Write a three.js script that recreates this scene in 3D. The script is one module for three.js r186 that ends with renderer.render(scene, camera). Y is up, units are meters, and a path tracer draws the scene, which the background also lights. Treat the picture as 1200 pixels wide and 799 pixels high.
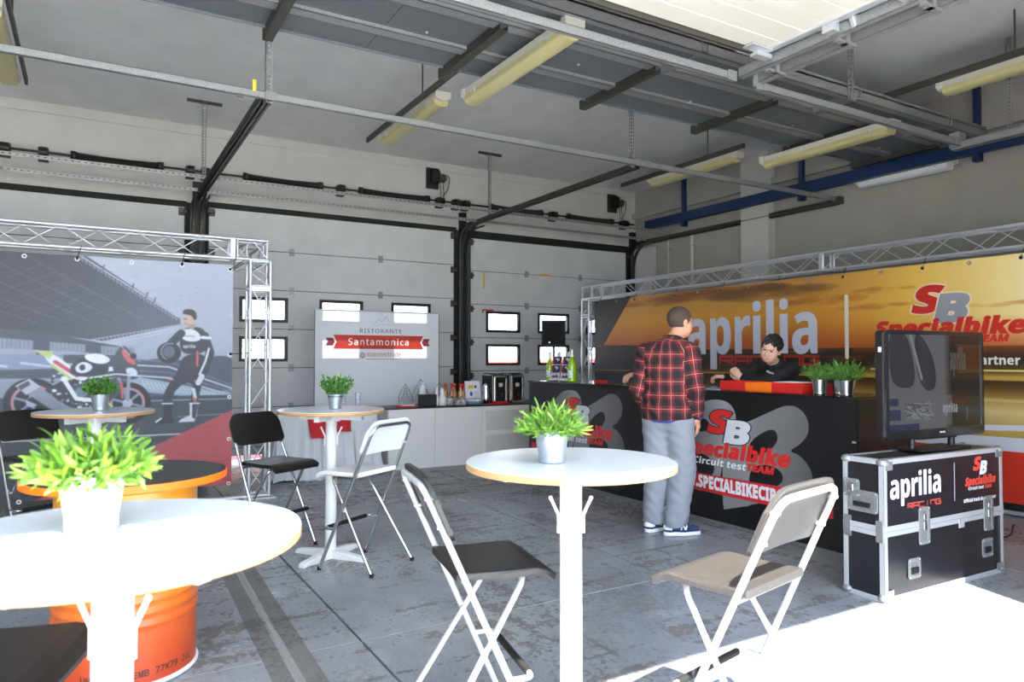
import * as THREE from 'three';
import { RoundedBoxGeometry } from 'three/addons/geometries/RoundedBoxGeometry.js';
import { mergeGeometries } from 'three/addons/utils/BufferGeometryUtils.js';

// ---------------------------------------------------------------- camera, sky, sun, exposure
const scene = new THREE.Scene();
const renderer = new THREE.WebGLRenderer({ antialias: true });
renderer.toneMapping = THREE.LinearToneMapping;
renderer.shadowMap.enabled = true;
renderer.toneMappingExposure = 0.56;
const R = THREE.MathUtils.degToRad;
const camera = new THREE.PerspectiveCamera(2 * Math.atan(399.5 / 835) * 180 / Math.PI, 1200 / 799, 0.05, 400);
camera.position.set(0, 1.37, 0);
camera.rotation.order = 'YXZ';
camera.rotation.set(R(1.38), R(-30.6), 0);
camera.focus = 4.6;
camera.userData.fStop = 3.4;
const SUN_DIR = new THREE.Vector3(-0.2, 1, 0.69).normalize();
{ // hazy summer sky: pale at the horizon, light blue overhead, brighter round the sun
  const w = 512, h = 256, d = new Float32Array(w * h * 4);
  for (let y = 0; y < h; y++) for (let x = 0; x < w; x++) {
    const el = ((y + 0.5) / h - 0.5) * Math.PI, az = ((x + 0.5) / w - 0.5) * 2 * Math.PI, i = (y * w + x) * 4;
    const k = Math.pow(Math.max(0, Math.sin(el)), 0.6), cs = Math.cos(az) * Math.cos(el) * SUN_DIR.x + Math.sin(el) * SUN_DIR.y + Math.sin(az) * Math.cos(el) * SUN_DIR.z, g = 1 + 1.4 * Math.pow(Math.max(0, cs), 12);
    d[i] = (0.96 - 0.42 * k) * g; d[i + 1] = (1.02 - 0.26 * k) * g; d[i + 2] = (1.12 - 0.06 * k) * g; d[i + 3] = 1;
  }
  const t = new THREE.DataTexture(d, w, h, THREE.RGBAFormat, THREE.FloatType); t.mapping = THREE.EquirectangularReflectionMapping; t.magFilter = THREE.LinearFilter; t.wrapS = THREE.RepeatWrapping; t.needsUpdate = true;
  scene.background = t; scene.backgroundIntensity = 10;
}
const sun = new THREE.DirectionalLight(0xfff9f0, 70);
sun.position.copy(SUN_DIR).multiplyScalar(30).add(new THREE.Vector3(2, 0, -4));
sun.target.position.set(2, 0, -4);
sun.castShadow = true;
sun.shadow.mapSize.set(4096, 4096);
Object.assign(sun.shadow.camera, { left: -14, right: 14, top: 14, bottom: -14, near: 1, far: 70 });
scene.add(sun, sun.target);

// ---------------------------------------------------------------- helpers
const V = (x, y, z) => new THREE.Vector3(x, y, z);
let seed = 7;
const rnd = () => { seed = (seed * 1664525 + 1013904223) >>> 0; return seed / 4294967296; };
const rr = (a, b) => a + (b - a) * rnd();
const names = new Map();
function numbered(n) { const k = names.get(n) || 0; names.set(n, k + 1); return k ? n + '_' + String(k).padStart(3, '0') : n; }
function tag(o, label, category, group) { o.userData.label = label; o.userData.category = category; if (group) o.userData.group = group; return o; }
function thing(name, label, category, pos = [0, 0, 0], turn = 0, group) {
  const o = new THREE.Group(); o.name = numbered(name); scene.add(o);
  o.position.set(...pos); o.rotation.y = turn;
  return tag(o, label, category, group);
}
function copy(o, label, pos, turn) {
  const c = o.clone(); c.name = numbered(o.name.replace(/_\d{3}$/, '')); scene.add(c); c.userData = { ...o.userData };
  if (label) c.userData.label = label;
  if (pos) c.position.set(...pos);
  if (turn !== undefined) c.rotation.y = turn;
  return c;
}
function part(parent, name, geo, mat, pos, rot, scale) {
  const m = new THREE.Mesh(geo, mat); m.name = name; m.castShadow = m.receiveShadow = true;
  if (pos) m.position.set(...pos);
  if (rot) m.rotation.set(...rot);
  if (scale) m.scale.set(...scale);
  parent.add(m); return m;
}
function struct(name, geo, mat, pos) {
  const m = part(scene, numbered(name), geo, mat, pos); m.userData.kind = 'structure'; return m;
}
function structGroup(name) { const g = new THREE.Group(); g.name = name; g.userData.kind = 'structure'; scene.add(g); return g; }
const geoCache = new Map();
function cached(key, f) { if (!geoCache.has(key)) geoCache.set(key, f()); return geoCache.get(key); }
// uv in metres for boxes
function metreUV(g, s = 1) {
  const p = g.attributes.position, n = g.attributes.normal, uv = new Float32Array(p.count * 2);
  for (let i = 0; i < p.count; i++) {
    const ax = Math.abs(n.getX(i)), ay = Math.abs(n.getY(i)), az = Math.abs(n.getZ(i));
    const [u, v] = ay >= ax && ay >= az ? [p.getX(i), p.getZ(i)] : ax >= az ? [p.getZ(i), p.getY(i)] : [p.getX(i), p.getY(i)];
    uv[2 * i] = u * s; uv[2 * i + 1] = v * s;
  }
  g.setAttribute('uv', new THREE.BufferAttribute(uv, 2)); return g;
}
const box = (w, h, d) => cached(`b${w},${h},${d}`, () => metreUV(new THREE.BoxGeometry(w, h, d)));
const rbox = (w, h, d, r = 0.004, s = 2) => cached(`r${w},${h},${d},${r},${s}`, () => metreUV(new RoundedBoxGeometry(w, h, d, s, Math.min(r, w / 2.01, h / 2.01, d / 2.01))));
const boxAt = (x0, x1, y0, y1, z0, z1) => { const g = new THREE.BoxGeometry(x1 - x0, y1 - y0, z1 - z0); g.translate((x0 + x1) / 2, (y0 + y1) / 2, (z0 + z1) / 2); return metreUV(g); };
const cyl = (r0, r1, h, n = 24) => cached(`c${r0},${r1},${h},${n}`, () => new THREE.CylinderGeometry(r1, r0, h, n));
function orient(g, a, b) { // geometry made along +y of unit length, put between a and b
  const d = b.clone().sub(a), q = new THREE.Quaternion().setFromUnitVectors(V(0, 1, 0), d.clone().normalize());
  g.scale(1, d.length(), 1); g.applyQuaternion(q); g.translate((a.x + b.x) / 2, (a.y + b.y) / 2, (a.z + b.z) / 2); return g;
}
const rod = (a, b, r, n = 10) => orient(new THREE.CylinderGeometry(r, r, 1, n), a, b);
function rodPart(parent, name, a, b, r, mat, n = 8) { // shares one unit cylinder per radius
  const m = new THREE.Mesh(cached(`rod${r},${n}`, () => new THREE.CylinderGeometry(r, r, 1, n)), mat), d = b.clone().sub(a);
  m.name = name; m.castShadow = m.receiveShadow = true;
  m.position.copy(a).add(b).multiplyScalar(0.5); m.scale.y = d.length(); m.quaternion.setFromUnitVectors(V(0, 1, 0), d.normalize());
  parent.add(m); return m;
}
function rounded(points, rad, n = 5) { // polyline with rounded corners
  const out = [points[0].clone()];
  for (let i = 1; i < points.length - 1; i++) {
    const p = points[i], a = points[i - 1].clone().sub(p), b = points[i + 1].clone().sub(p);
    const r = Math.min(rad, a.length() / 2.05, b.length() / 2.05); a.setLength(r); b.setLength(r);
    for (let k = 0; k <= n; k++) { const t = k / n; out.push(p.clone().addScaledVector(a, (1 - t) * (1 - t)).addScaledVector(b, t * t)); }
  }
  out.push(points[points.length - 1].clone()); return out;
}
class Poly extends THREE.Curve {
  constructor(pts) { super(); this.p = pts; this.l = [0]; for (let i = 1; i < pts.length; i++) this.l.push(this.l[i - 1] + pts[i].distanceTo(pts[i - 1])); }
  getPoint(t) { const s = t * this.l[this.l.length - 1]; let i = 1; while (i < this.l.length - 1 && this.l[i] < s) i++; const f = (s - this.l[i - 1]) / Math.max(1e-9, this.l[i] - this.l[i - 1]); return this.p[i - 1].clone().lerp(this.p[i], f); }
  getPointAt(t) { return this.getPoint(t); }
}
function pipe(points, r, rad = 0.04, n = 10, seg) { // tube with rounded bends: sweeps rings along the points
  const p = rounded(points, rad), pos = [], idx = [], T = [];
  for (let i = 0; i < p.length; i++) T.push(p[Math.min(i + 1, p.length - 1)].clone().sub(p[Math.max(i - 1, 0)]).normalize());
  let u = Math.abs(T[0].y) < 0.9 ? V(0, 1, 0) : V(1, 0, 0); u.addScaledVector(T[0], -u.dot(T[0])).normalize();
  for (let i = 0; i < p.length; i++) {
    u.addScaledVector(T[i], -u.dot(T[i])).normalize(); const w = T[i].clone().cross(u);
    for (let k = 0; k < n; k++) { const a = 2 * Math.PI * k / n, q = p[i].clone().addScaledVector(u, r * Math.cos(a)).addScaledVector(w, r * Math.sin(a)); pos.push(q.x, q.y, q.z); }
  }
  for (let i = 0; i < p.length - 1; i++) for (let k = 0; k < n; k++) { const a = i * n + k, b = i * n + (k + 1) % n; idx.push(a, b, a + n, b, b + n, a + n); }
  const c0 = pos.length / 3; pos.push(p[0].x, p[0].y, p[0].z, p[p.length - 1].x, p[p.length - 1].y, p[p.length - 1].z);
  for (let k = 0; k < n; k++) { idx.push(c0, (k + 1) % n, k); const o = (p.length - 1) * n; idx.push(c0 + 1, o + k, o + (k + 1) % n); }
  const g = new THREE.BufferGeometry(); g.setAttribute('position', new THREE.Float32BufferAttribute(pos, 3)); g.setIndex(idx);
  g.setAttribute('uv', new THREE.BufferAttribute(new Float32Array(pos.length / 3 * 2), 2)); g.computeVertexNormals(); return g;
}
const merge = (list) => mergeGeometries(list.map((g) => { const q = g.index ? g.toNonIndexed() : g.clone(); for (const k of Object.keys(q.attributes)) if (!['position', 'normal', 'uv'].includes(k)) q.deleteAttribute(k); if (!q.attributes.uv) q.setAttribute('uv', new THREE.BufferAttribute(new Float32Array(q.attributes.position.count * 2), 2)); return q; }));
function extrude(shape, depth, bevel = 0, steps = 1) {
  return new THREE.ExtrudeGeometry(shape, { depth, bevelEnabled: bevel > 0, bevelSize: bevel, bevelThickness: bevel, bevelSegments: 2, curveSegments: 12, steps });
}
function rrShape(w, h, r) {
  const s = new THREE.Shape(), x = w / 2, y = h / 2;
  s.moveTo(-x + r, -y); s.lineTo(x - r, -y); s.absarc(x - r, -y + r, r, -Math.PI / 2, 0); s.lineTo(x, y - r); s.absarc(x - r, y - r, r, 0, Math.PI / 2);
  s.lineTo(-x + r, y); s.absarc(-x + r, y - r, r, Math.PI / 2, Math.PI); s.lineTo(-x, -y + r); s.absarc(-x + r, -y + r, r, Math.PI, Math.PI * 1.5); return s;
}
const rectPath = (x0, x1, y0, y1) => { const p = new THREE.Path(); p.moveTo(x0, y0); p.lineTo(x0, y1); p.lineTo(x1, y1); p.lineTo(x1, y0); p.closePath(); return p; };
const rectShape = (x0, x1, y0, y1) => { const s = new THREE.Shape(); s.moveTo(x0, y0); s.lineTo(x1, y0); s.lineTo(x1, y1); s.lineTo(x0, y1); s.closePath(); return s; };
const lathe = (pts, n = 32) => new THREE.LatheGeometry(pts.map(([x, y]) => new THREE.Vector2(x, y)), n);
function band(path, x0, x1, t) { // flat bar of thickness t that follows a path of [y, z], between x0 and x1
  const pos = [], idx = [];
  path.forEach(([y, z], i) => {
    const a = path[Math.max(0, i - 1)], b = path[Math.min(path.length - 1, i + 1)], l = Math.hypot(b[0] - a[0], b[1] - a[1]), ny = -(b[1] - a[1]) / l * t / 2, nz = (b[0] - a[0]) / l * t / 2;
    pos.push(x0, y + ny, z + nz, x1, y + ny, z + nz, x1, y - ny, z - nz, x0, y - ny, z - nz);
  });
  for (let i = 0; i < path.length - 1; i++) for (let k = 0; k < 4; k++) { const a = i * 4 + k, b = i * 4 + (k + 1) % 4; idx.push(a, b, a + 4, b, b + 4, a + 4); }
  const e = (path.length - 1) * 4; idx.push(0, 2, 1, 0, 3, 2, e, e + 1, e + 2, e, e + 2, e + 3);
  const g = new THREE.BufferGeometry(); g.setAttribute('position', new THREE.Float32BufferAttribute(pos, 3)); g.setIndex(idx);
  const q = g.toNonIndexed(); q.computeVertexNormals(); return metreUV(q);
}

// ---------------------------------------------------------------- textures
function noiseGrid(n, s) { const a = new Float32Array(n * n); for (let i = 0; i < n * n; i++) { let t = (i * 0x9e3779b1 + s * 0x85ebca6b) | 0; t = Math.imul(t ^ (t >>> 16), 0x7feb352d); t = Math.imul(t ^ (t >>> 15), 0x846ca68b); a[i] = ((t ^ (t >>> 16)) >>> 0) / 4294967296; } return a; }
function tileNoise(n, s) { // value noise with n cells per tile, repeats at 1
  const g = noiseGrid(n, s);
  return (x, y) => {
    x *= n; y *= n; const xi = Math.floor(x), yi = Math.floor(y); let fx = x - xi, fy = y - yi; fx = fx * fx * (3 - 2 * fx); fy = fy * fy * (3 - 2 * fy);
    const x0 = ((xi % n) + n) % n, x1 = (x0 + 1) % n, y0 = ((yi % n) + n) % n, y1 = (y0 + 1) % n;
    return (g[y0 * n + x0] * (1 - fx) + g[y0 * n + x1] * fx) * (1 - fy) + (g[y1 * n + x0] * (1 - fx) + g[y1 * n + x1] * fx) * fy;
  };
}
function dataTex(w, h, f, srgb = true) {
  const d = new Uint8Array(w * h * 4);
  for (let y = 0; y < h; y++) for (let x = 0; x < w; x++) { const c = f(x / w, y / h), i = (y * w + x) * 4; d[i] = c[0]; d[i + 1] = c[1]; d[i + 2] = c[2]; d[i + 3] = 255; }
  const t = new THREE.DataTexture(d, w, h); t.wrapS = t.wrapT = THREE.RepeatWrapping; t.magFilter = THREE.LinearFilter; t.minFilter = THREE.LinearMipmapLinearFilter; t.generateMipmaps = true;
  if (srgb) t.colorSpace = THREE.SRGBColorSpace; t.needsUpdate = true; return t;
}
function canvasTex(w, h, draw) {
  const c = document.createElement('canvas'); c.width = w; c.height = h; draw(c.getContext('2d'), w, h);
  const t = new THREE.CanvasTexture(c); t.colorSpace = THREE.SRGBColorSpace; t.anisotropy = 8; return t;
}
// text drawn to a given width and capital height, baseline at x, y (y down)
function txt(c, s, x, y, w, h, fill, o = {}) {
  c.save(); c.font = `${o.weight || 'bold'} 100px ${o.font || 'sans-serif'}`; if (o.spacing) c.letterSpacing = o.spacing + 'px';
  const m = c.measureText(s).width; c.translate(x, y); c.transform(1, o.slope || 0, -(o.skew || 0), 1, 0, 0); c.scale(w / m, h / 71.4); c.fillStyle = fill;
  if (o.stroke) { c.lineJoin = 'round'; c.lineWidth = o.strokeW || 8; c.strokeStyle = o.stroke; c.strokeText(s, 0, 0); }
  c.fillText(s, 0, 0); if (o.fat) { c.lineJoin = 'miter'; c.lineWidth = o.fat; c.strokeStyle = fill; c.strokeText(s, 0, 0); } c.restore();
}
function poly(c, pts, fill) { c.beginPath(); pts.forEach(([x, y], i) => i ? c.lineTo(x, y) : c.moveTo(x, y)); c.closePath(); c.fillStyle = fill; c.fill(); }
function line(c, pts, col, w) { c.beginPath(); pts.forEach(([x, y], i) => i ? c.lineTo(x, y) : c.moveTo(x, y)); c.strokeStyle = col; c.lineWidth = w; c.lineJoin = c.lineCap = 'round'; c.stroke(); }
function ell(c, x, y, a, b, fill, rot = 0) { c.beginPath(); c.ellipse(x, y, a, b, rot, 0, 7); c.fillStyle = fill; c.fill(); }
function smooth(c, pts, fill, closed = true) { // closed curve through the middles of the given points
  c.beginPath(); const n = pts.length, mid = (i) => [(pts[i % n][0] + pts[(i + 1) % n][0]) / 2, (pts[i % n][1] + pts[(i + 1) % n][1]) / 2];
  c.moveTo(...mid(0)); for (let i = 1; i <= n; i++) { const m = mid(i); c.quadraticCurveTo(pts[i % n][0], pts[i % n][1], m[0], m[1]); } c.closePath(); c.fillStyle = fill; c.fill();
}

const n4 = tileNoise(4, 11), n8 = tileNoise(8, 12), n16 = tileNoise(16, 13), n64 = tileNoise(64, 15), n128 = tileNoise(128, 16), n256 = tileNoise(256, 17);
const fbm = (x, y) => (n8(x, y) * 0.5 + n16(x, y) * 0.3 + n64(x, y) * 0.2);

// ---------------------------------------------------------------- materials
const S = (color, roughness = 0.6, metalness = 0, more = {}) => new THREE.MeshStandardMaterial({ color, roughness, metalness, ...more });
const P = (color, roughness, metalness, more = {}) => new THREE.MeshPhysicalMaterial({ color, roughness, metalness, ...more });
const grainTex = dataTex(512, 512, (x, y) => { const v = 245 + 9 * (fbm(x, y) - 0.5) * 2; return [v, v, v]; });
grainTex.repeat.set(0.4, 0.4);
const zincTex = dataTex(256, 256, (x, y) => { const v = 228 + 26 * (n16(x * 2, y * 2) - 0.5) + 18 * (n64(x, y) - 0.5); return [v, v, v]; });
zincTex.repeat.set(4, 4);
const MT = {
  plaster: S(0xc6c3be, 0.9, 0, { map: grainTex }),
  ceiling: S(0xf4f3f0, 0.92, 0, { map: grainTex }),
  rightWall: S(0x9a968f, 0.92, 0, { map: grainTex }),  // plaster darkened, putting the weaker light on this side into the colour
  doorPanel: S(0xd0d1cf, 0.55, 0.0, { map: grainTex }),
  doorPanelCream: S(0xe6e1d3, 0.55),
  black: S(0x121212, 0.5),
  blackSteel: S(0x1c1b1a, 0.45, 0.3),
  rubber: S(0x0c0c0c, 0.8),
  zinc: S(0xa2a4a6, 0.42, 0.5, { map: zincTex }),
  zincDull: S(0x8e9092, 0.55, 0.4, { map: zincTex }),
  darkSheet: S(0x6a7177, 0.5, 0.2, { map: zincTex }),
  darkChannel: S(0x45433f, 0.5, 0.5),
  blueSteel: S(0x122c52, 0.45, 0.2),
  aluminium: S(0xd6d8dc, 0.3, 0.55),
  chrome: S(0xe0e2e6, 0.16, 1.0),
  satinSteel: S(0xd6d8dc, 0.32, 0.5),
  whitePaint: S(0xf0f0ee, 0.35),
  whiteLaminate: P(0xeef0f2, 0.3, 0, { clearcoat: 0.3, clearcoatRoughness: 0.25 }),
  glass: P(0xffffff, 0.03, 0, { transmission: 1, thickness: 0, ior: 1.5 }),
  diffuser: P(0xd8cf96, 0.5, 0, { transmission: 0.25, thickness: 0 }),
  lampBody: S(0xcfcabb, 0.5),
  red: S(0xc8231f, 0.5), orange: S(0xee7410, 0.5), paper: S(0xf2f2f0, 0.8),
};
// ---------------------------------------------------------------- floor: concrete slabs, painted grey and worn
const n512 = tileNoise(512, 19), n40 = tileNoise(40, 21);
const wear = (x, y) => { // paint chipped off in fine flakes, more in some areas and along scuffed bands
  const area = n8(x, y) * 0.5 + n16(x + 0.37, y) * 0.3 + n40(x * 0.6, y * 1.4) * 0.2, flake = n512(x, y) * 0.35 + n256(x * 1.13, y * 0.9) * 0.4 + n128(x, y) * 0.25;
  const scuff = Math.max(0, n40(x * 0.25, y * 2.2) - 0.66) * 1.1 + Math.max(0, n40(y * 0.25 + 0.4, x * 2.2) - 0.68) * 0.9;
  return Math.min(1, Math.max(0, (flake - 0.66 + (area - 0.5) * 0.75 + scuff) * 6)) * 0.85;
};
const floorTex = dataTex(2048, 2048, (x, y) => {
  const w = wear(x, y), f = 1 + 0.16 * (n256(x * 3, y * 3) - 0.5) + 0.22 * (n8(x + 0.3, y) - 0.5) + 0.12 * (n64(x, y + 0.4) - 0.5);
  return [(133 + (104 - 133) * w) * f, (138 + (101 - 138) * w) * f, (145 + (99 - 145) * w) * f];
});
const floorRough = dataTex(1024, 1024, (x, y) => { const v = 255 * (0.3 + 0.32 * wear(x, y) + 0.16 * (n16(x, y) - 0.5) + 0.06 * n256(x, y)); return [v, v, v]; }, false);
for (const t of [floorTex, floorRough]) t.repeat.set(1 / 5.3, 1 / 5.3);
const floorMat = S(0xffffff, 1, 0, { map: floorTex, roughnessMap: floorRough, bumpMap: floorRough, bumpScale: 0.0015 });
const jointMat = S(0x2a2826, 0.9), fillerMat = S(0x8f8d88, 0.85), markMat = S(0x6d6964, 0.6);
const floor = structGroup('floor');
part(floor, 'joint_bed', boxAt(-6.6, 8.7, -0.3, -0.012, -10.2, 0.0), jointMat);
{
  const xs = [-6.6, -4.85, -2.85, -0.852, 1.148, 3.15, 5.15, 7.15, 8.7], zs = [-10.2, -9.37, -6.37, -3.37, 0];
  for (let i = 0; i < xs.length - 1; i++) for (let k = 0; k < zs.length - 1; k++) {
    const gap = 0.005, x0 = xs[i] + gap, x1 = xs[i + 1] - gap, z0 = zs[k] + gap, z1 = zs[k + 1] - gap, c = 0.004;
    const s = rectShape(x0 + c, x1 - c, -z1 + c, -z0 - c), g = extrude(s, 0.03, c); g.rotateX(-Math.PI / 2); g.translate(0, -0.034, 0); metreUV(g);
    part(floor, 'slab', g, floorMat);
  }
  for (const z of zs.slice(1, 4)) part(floor, 'joint_filler', boxAt(-6.6, 8.7, -0.02, -0.002, z - 0.006, z + 0.006), fillerMat);
  const strip = (x0, z0, x1, z1, off, w, m) => { const g = new THREE.BoxGeometry(w, 0.0012, Math.hypot(x1 - x0, z1 - z0)); g.rotateY(Math.atan2(x1 - x0, z1 - z0)); g.translate((x0 + x1) / 2 + off, 0.0008, (z0 + z1) / 2); part(floor, 'marking', metreUV(g), m); };
  const wornMark = S(0xcfcac2, 0.6, 0, { map: floorTex });
  strip(0.84, -5.1, 0.765, -2.6, -0.06, 0.085, wornMark); strip(0.84, -5.1, 0.765, -2.6, 0.068, 0.085, wornMark);
  strip(0.84, -5.1, 0.765, -2.6, 0.004, 0.02, S(0x979693, 0.7));
}
// ---------------------------------------------------------------- ground outside
struct('ground_paddock', boxAt(-60, 60, -0.3, -0.03, 0.02, 60), S(0xe2ded6, 0.9));
struct('ground_pitlane', boxAt(-60, 60, -0.3, -0.03, -90, -10.2), S(0xc4c0b8, 0.9));
struct('road_markings', boxAt(-60, 60, -0.03, -0.012, -11.0, -10.25), S(0xb03a32, 0.7));
struct('pitlane_wall', boxAt(-60, 60, -0.03, 1.2, -24.4, -24), S(0xd9d4cc, 0.8));
struct('pitlane_wall_band', boxAt(-60, 60, 0.85, 1.32, -23.99, -23.95), S(0xc7453c, 0.7));

// ---------------------------------------------------------------- walls and ceiling
const H = 4.36;
struct('ceiling', boxAt(-6.8, 8.7, H, H + 0.25, -10.2, 0.3), MT.ceiling);
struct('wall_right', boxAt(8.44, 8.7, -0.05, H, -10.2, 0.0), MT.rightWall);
struct('wall_left', boxAt(-6.8, -6.55, -0.05, H, -10.2, 0.0), MT.plaster);
// back wall: lintel over the doors and the piers between them
struct('wall_back', boxAt(-6.55, 8.44, 3.3, H, -10.2, -9.9), MT.plaster);
for (const [a, b] of [[-6.55, -2.62], [0.98, 1.32], [4.79, 5.09], [8.25, 8.44]]) struct('wall_back_pier', boxAt(a, b, -0.05, 3.3, -10.2, -9.9), MT.plaster);
struct('trim_1', boxAt(-6.55, 8.44, 4.235, 4.25, -9.9, -9.885), MT.plaster);
// front wall: lintel over the open doorway where the photographer stands, closed bay to the right
const frontWall = structGroup('wall_front');
part(frontWall, 'lintel', boxAt(-6.8, 8.7, 3.48, H, -0.27, -0.02), MT.plaster);
part(frontWall, 'pier', boxAt(-6.8, -4.0, -0.05, 3.48, -0.27, -0.02), MT.plaster);
part(frontWall, 'pier', boxAt(4.0, 8.7, -0.05, 3.48, -0.27, -0.02), MT.plaster);
// right wall: projecting piers, ledge and two service pipes
struct('trim_2', boxAt(8.3, 8.44, 0, H, -7.35, -6.85), MT.plaster);
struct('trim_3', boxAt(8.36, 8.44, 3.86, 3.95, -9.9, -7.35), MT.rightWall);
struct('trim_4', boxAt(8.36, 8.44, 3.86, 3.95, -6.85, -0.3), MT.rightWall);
struct('trim_5', boxAt(8.34, 8.44, 0, 3.3, -9.87, -9.35), MT.plaster);
{
  for (const [z, r] of [[-9.0, 0.014], [-8.45, 0.03]]) {
    const t = thing('service_pipe', r > 0.02 ? 'thicker pale vertical service pipe on the right wall, above the orange banner' : 'thin pale vertical service pipe on the right wall close to the far corner', 'pipe', [8.4, 0, z]);
    part(t, 'pipe', cyl(r, r, 3.42, 14), MT.plaster, [0, 1.71, 0]);
    for (const y of [0.6, 1.9, 3.2]) part(t, 'clamp', rbox(0.05, 0.02, r * 2 + 0.03), MT.zinc, [0.012, y, 0]);
  }
}

// ---------------------------------------------------------------- sectional doors in the back wall
const frameShape = (() => { const s = rectShape(-0.31, 0.31, -0.165, 0.165); s.holes.push(rectPath(-0.275, 0.275, -0.13, 0.13)); return extrude(s, 0.05, 0.004); })();
const paneGeo = boxAt(-0.278, 0.278, -0.133, 0.133, -0.002, 0.002);
const hingeGeo = merge([boxAt(-0.035, 0.035, 0.006, 0.05, 0, 0.006), boxAt(-0.035, 0.035, -0.05, -0.006, 0, 0.006), (() => { const g = new THREE.CylinderGeometry(0.009, 0.009, 0.07, 10); g.rotateZ(Math.PI / 2); g.translate(0, 0, 0.008); return g; })()]);
const rollerGeo = merge([boxAt(-0.045, 0.045, -0.05, 0.05, 0, 0.012), boxAt(-0.045, 0.02, -0.012, 0.012, 0.012, 0.05), (() => { const g = new THREE.CylinderGeometry(0.024, 0.024, 0.03, 14); g.rotateZ(Math.PI / 2); g.translate(0.03, 0, 0.04); return g; })()]);
function sectionDoor(n, x0, x1, top, windows, rows, hinges) {
  const d = structGroup('door_' + n), ph = 0.523, zf = -9.88, count = 7, low = n === 2 ? 0.095 : 0.02;
  for (let i = 0; i < count; i++) {
    const y1 = top - i * ph, y0 = Math.max(low, y1 - ph + 0.014), has = rows.includes(i) && windows.length;
    const s = rectShape(x0, x1, y0, y1);
    if (has) for (const wx of windows) s.holes.push(rectPath(wx - 0.28, wx + 0.28, y1 - 0.262 - 0.135, y1 - 0.262 + 0.135));
    const g = extrude(s, 0.034, 0.003); g.translate(0, 0, zf - 0.04); metreUV(g);
    part(d, 'panel', g, MT.doorPanel);
    if (i) part(d, 'seam_seal', boxAt(x0, x1, y1 - 0.012, y1 + 0.026, zf - 0.045, zf - 0.012), MT.rubber);
    if (has) for (const wx of windows) {
      const f = part(d, 'window_frame', frameShape, MT.black, [wx, y1 - 0.262, zf - 0.042]);
      part(f, 'pane', paneGeo, MT.glass, [0, 0, 0.02]);
    }
    if (i) for (const hx of hinges) part(d, 'hinge', hingeGeo, MT.zinc, [hx, y1 + 0.007, zf]);
    for (const [hx, sx] of [[x0 + 0.02, -1], [x1 - 0.02, 1]]) part(d, 'roller', rollerGeo, MT.darkChannel, [hx, y1 - 0.07, zf], null, [sx, 1, 1]);
  }
  part(d, 'top_seal', boxAt(x0 - 0.03, x1 + 0.03, top - 0.01, top + (n === 3 ? 0.11 : 0.065), zf - 0.03, zf + 0.012), MT.rubber);
  return d;
}
sectionDoor(1, -2.6, 1.0, 3.3, [], [], [-1.6, -0.2]);
sectionDoor(2, 1.3, 4.81, 3.325, [1.99, 3.045, 4.1], [2, 3], [2.35, 3.62]);
const door3 = sectionDoor(3, 5.07, 8.27, 3.255, [5.68, 6.65, 7.63], [2, 3], [6.12, 7.2]);
for (const [x, y, w, h, col] of [[5.33, 2.6, 0.03, 0.26, 0xcdb53a], [6.48, 2.745, 0.22, 0.03, 0xd0a22c], [5.4, 2.13, 0.2, 0.022, 0xb03028], [5.31, 2.11, 0.025, 0.06, 0xb03028]]) part(door3, 'tape_strip', rbox(w, h, 0.003, 0.001, 1), S(col, 0.7), [x, y, -9.877]);
// ---------------------------------------------------------------- door gear below the ceiling
const TY = 3.42;
function curvePath(zEnd) { // up the wall, round the bend and along below the ceiling
  const p = [[0, -9.8], [2.95, -9.8]]; for (let k = 1; k <= 8; k++) { const a = k / 8 * Math.PI / 2; p.push([2.95 + 0.45 * Math.sin(a), -9.8 + 0.45 * (1 - Math.cos(a))]); }
  p.push([3.4, zEnd]); return p;
}
function track(x, sides, label) {
  const t = thing('door_track', label, 'door track', [x, 0, 0]);
  part(t, 'post', boxAt(-0.05, 0.05, 0, 3.62, -9.9, -9.82), MT.blackSteel);
  for (const s of sides) {
    part(t, 'side_seal', boxAt(Math.min(s * 0.06, s * 0.14), Math.max(s * 0.06, s * 0.14), 0, 3.35, -9.9, -9.855), MT.rubber);
    part(t, 'rail', merge([band(curvePath(-5.76), s * 0.03 - 0.003, s * 0.03 + 0.003, 0.06), band(curvePath(-5.76).map(([y, z]) => [y - 0.0, z]), Math.min(s * 0.03, s * 0.062), Math.max(s * 0.03, s * 0.062), 0.006)]), MT.darkChannel);
    const r = pipe([V(s * 0.075, 0, -9.79), V(s * 0.075, 3.34, -9.79), V(s * 0.075, 3.34, -9.3)], 0.016, 0.3, 8); part(t, 'lift_rail', r, MT.darkChannel);
  }
  part(t, 'horizontal_angle', boxAt(-0.012, 0.012, 3.36, 3.44, -9.75, -5.76), MT.blackSteel);
  return t;
}
track(1.15, [-1, 1], 'dark double door track rising between the left and middle garage doors');
track(4.94, [-1, 1], 'dark double door track rising behind the white counter, bending under the ceiling');
{
  const t = track(8.34, [-1], 'dark door track in the far corner beside the right wall');
  part(t, 'end_stop', rbox(0.1, 0.09, 0.05), MT.darkChannel, [0, 3.42, -5.75]);
}
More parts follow.
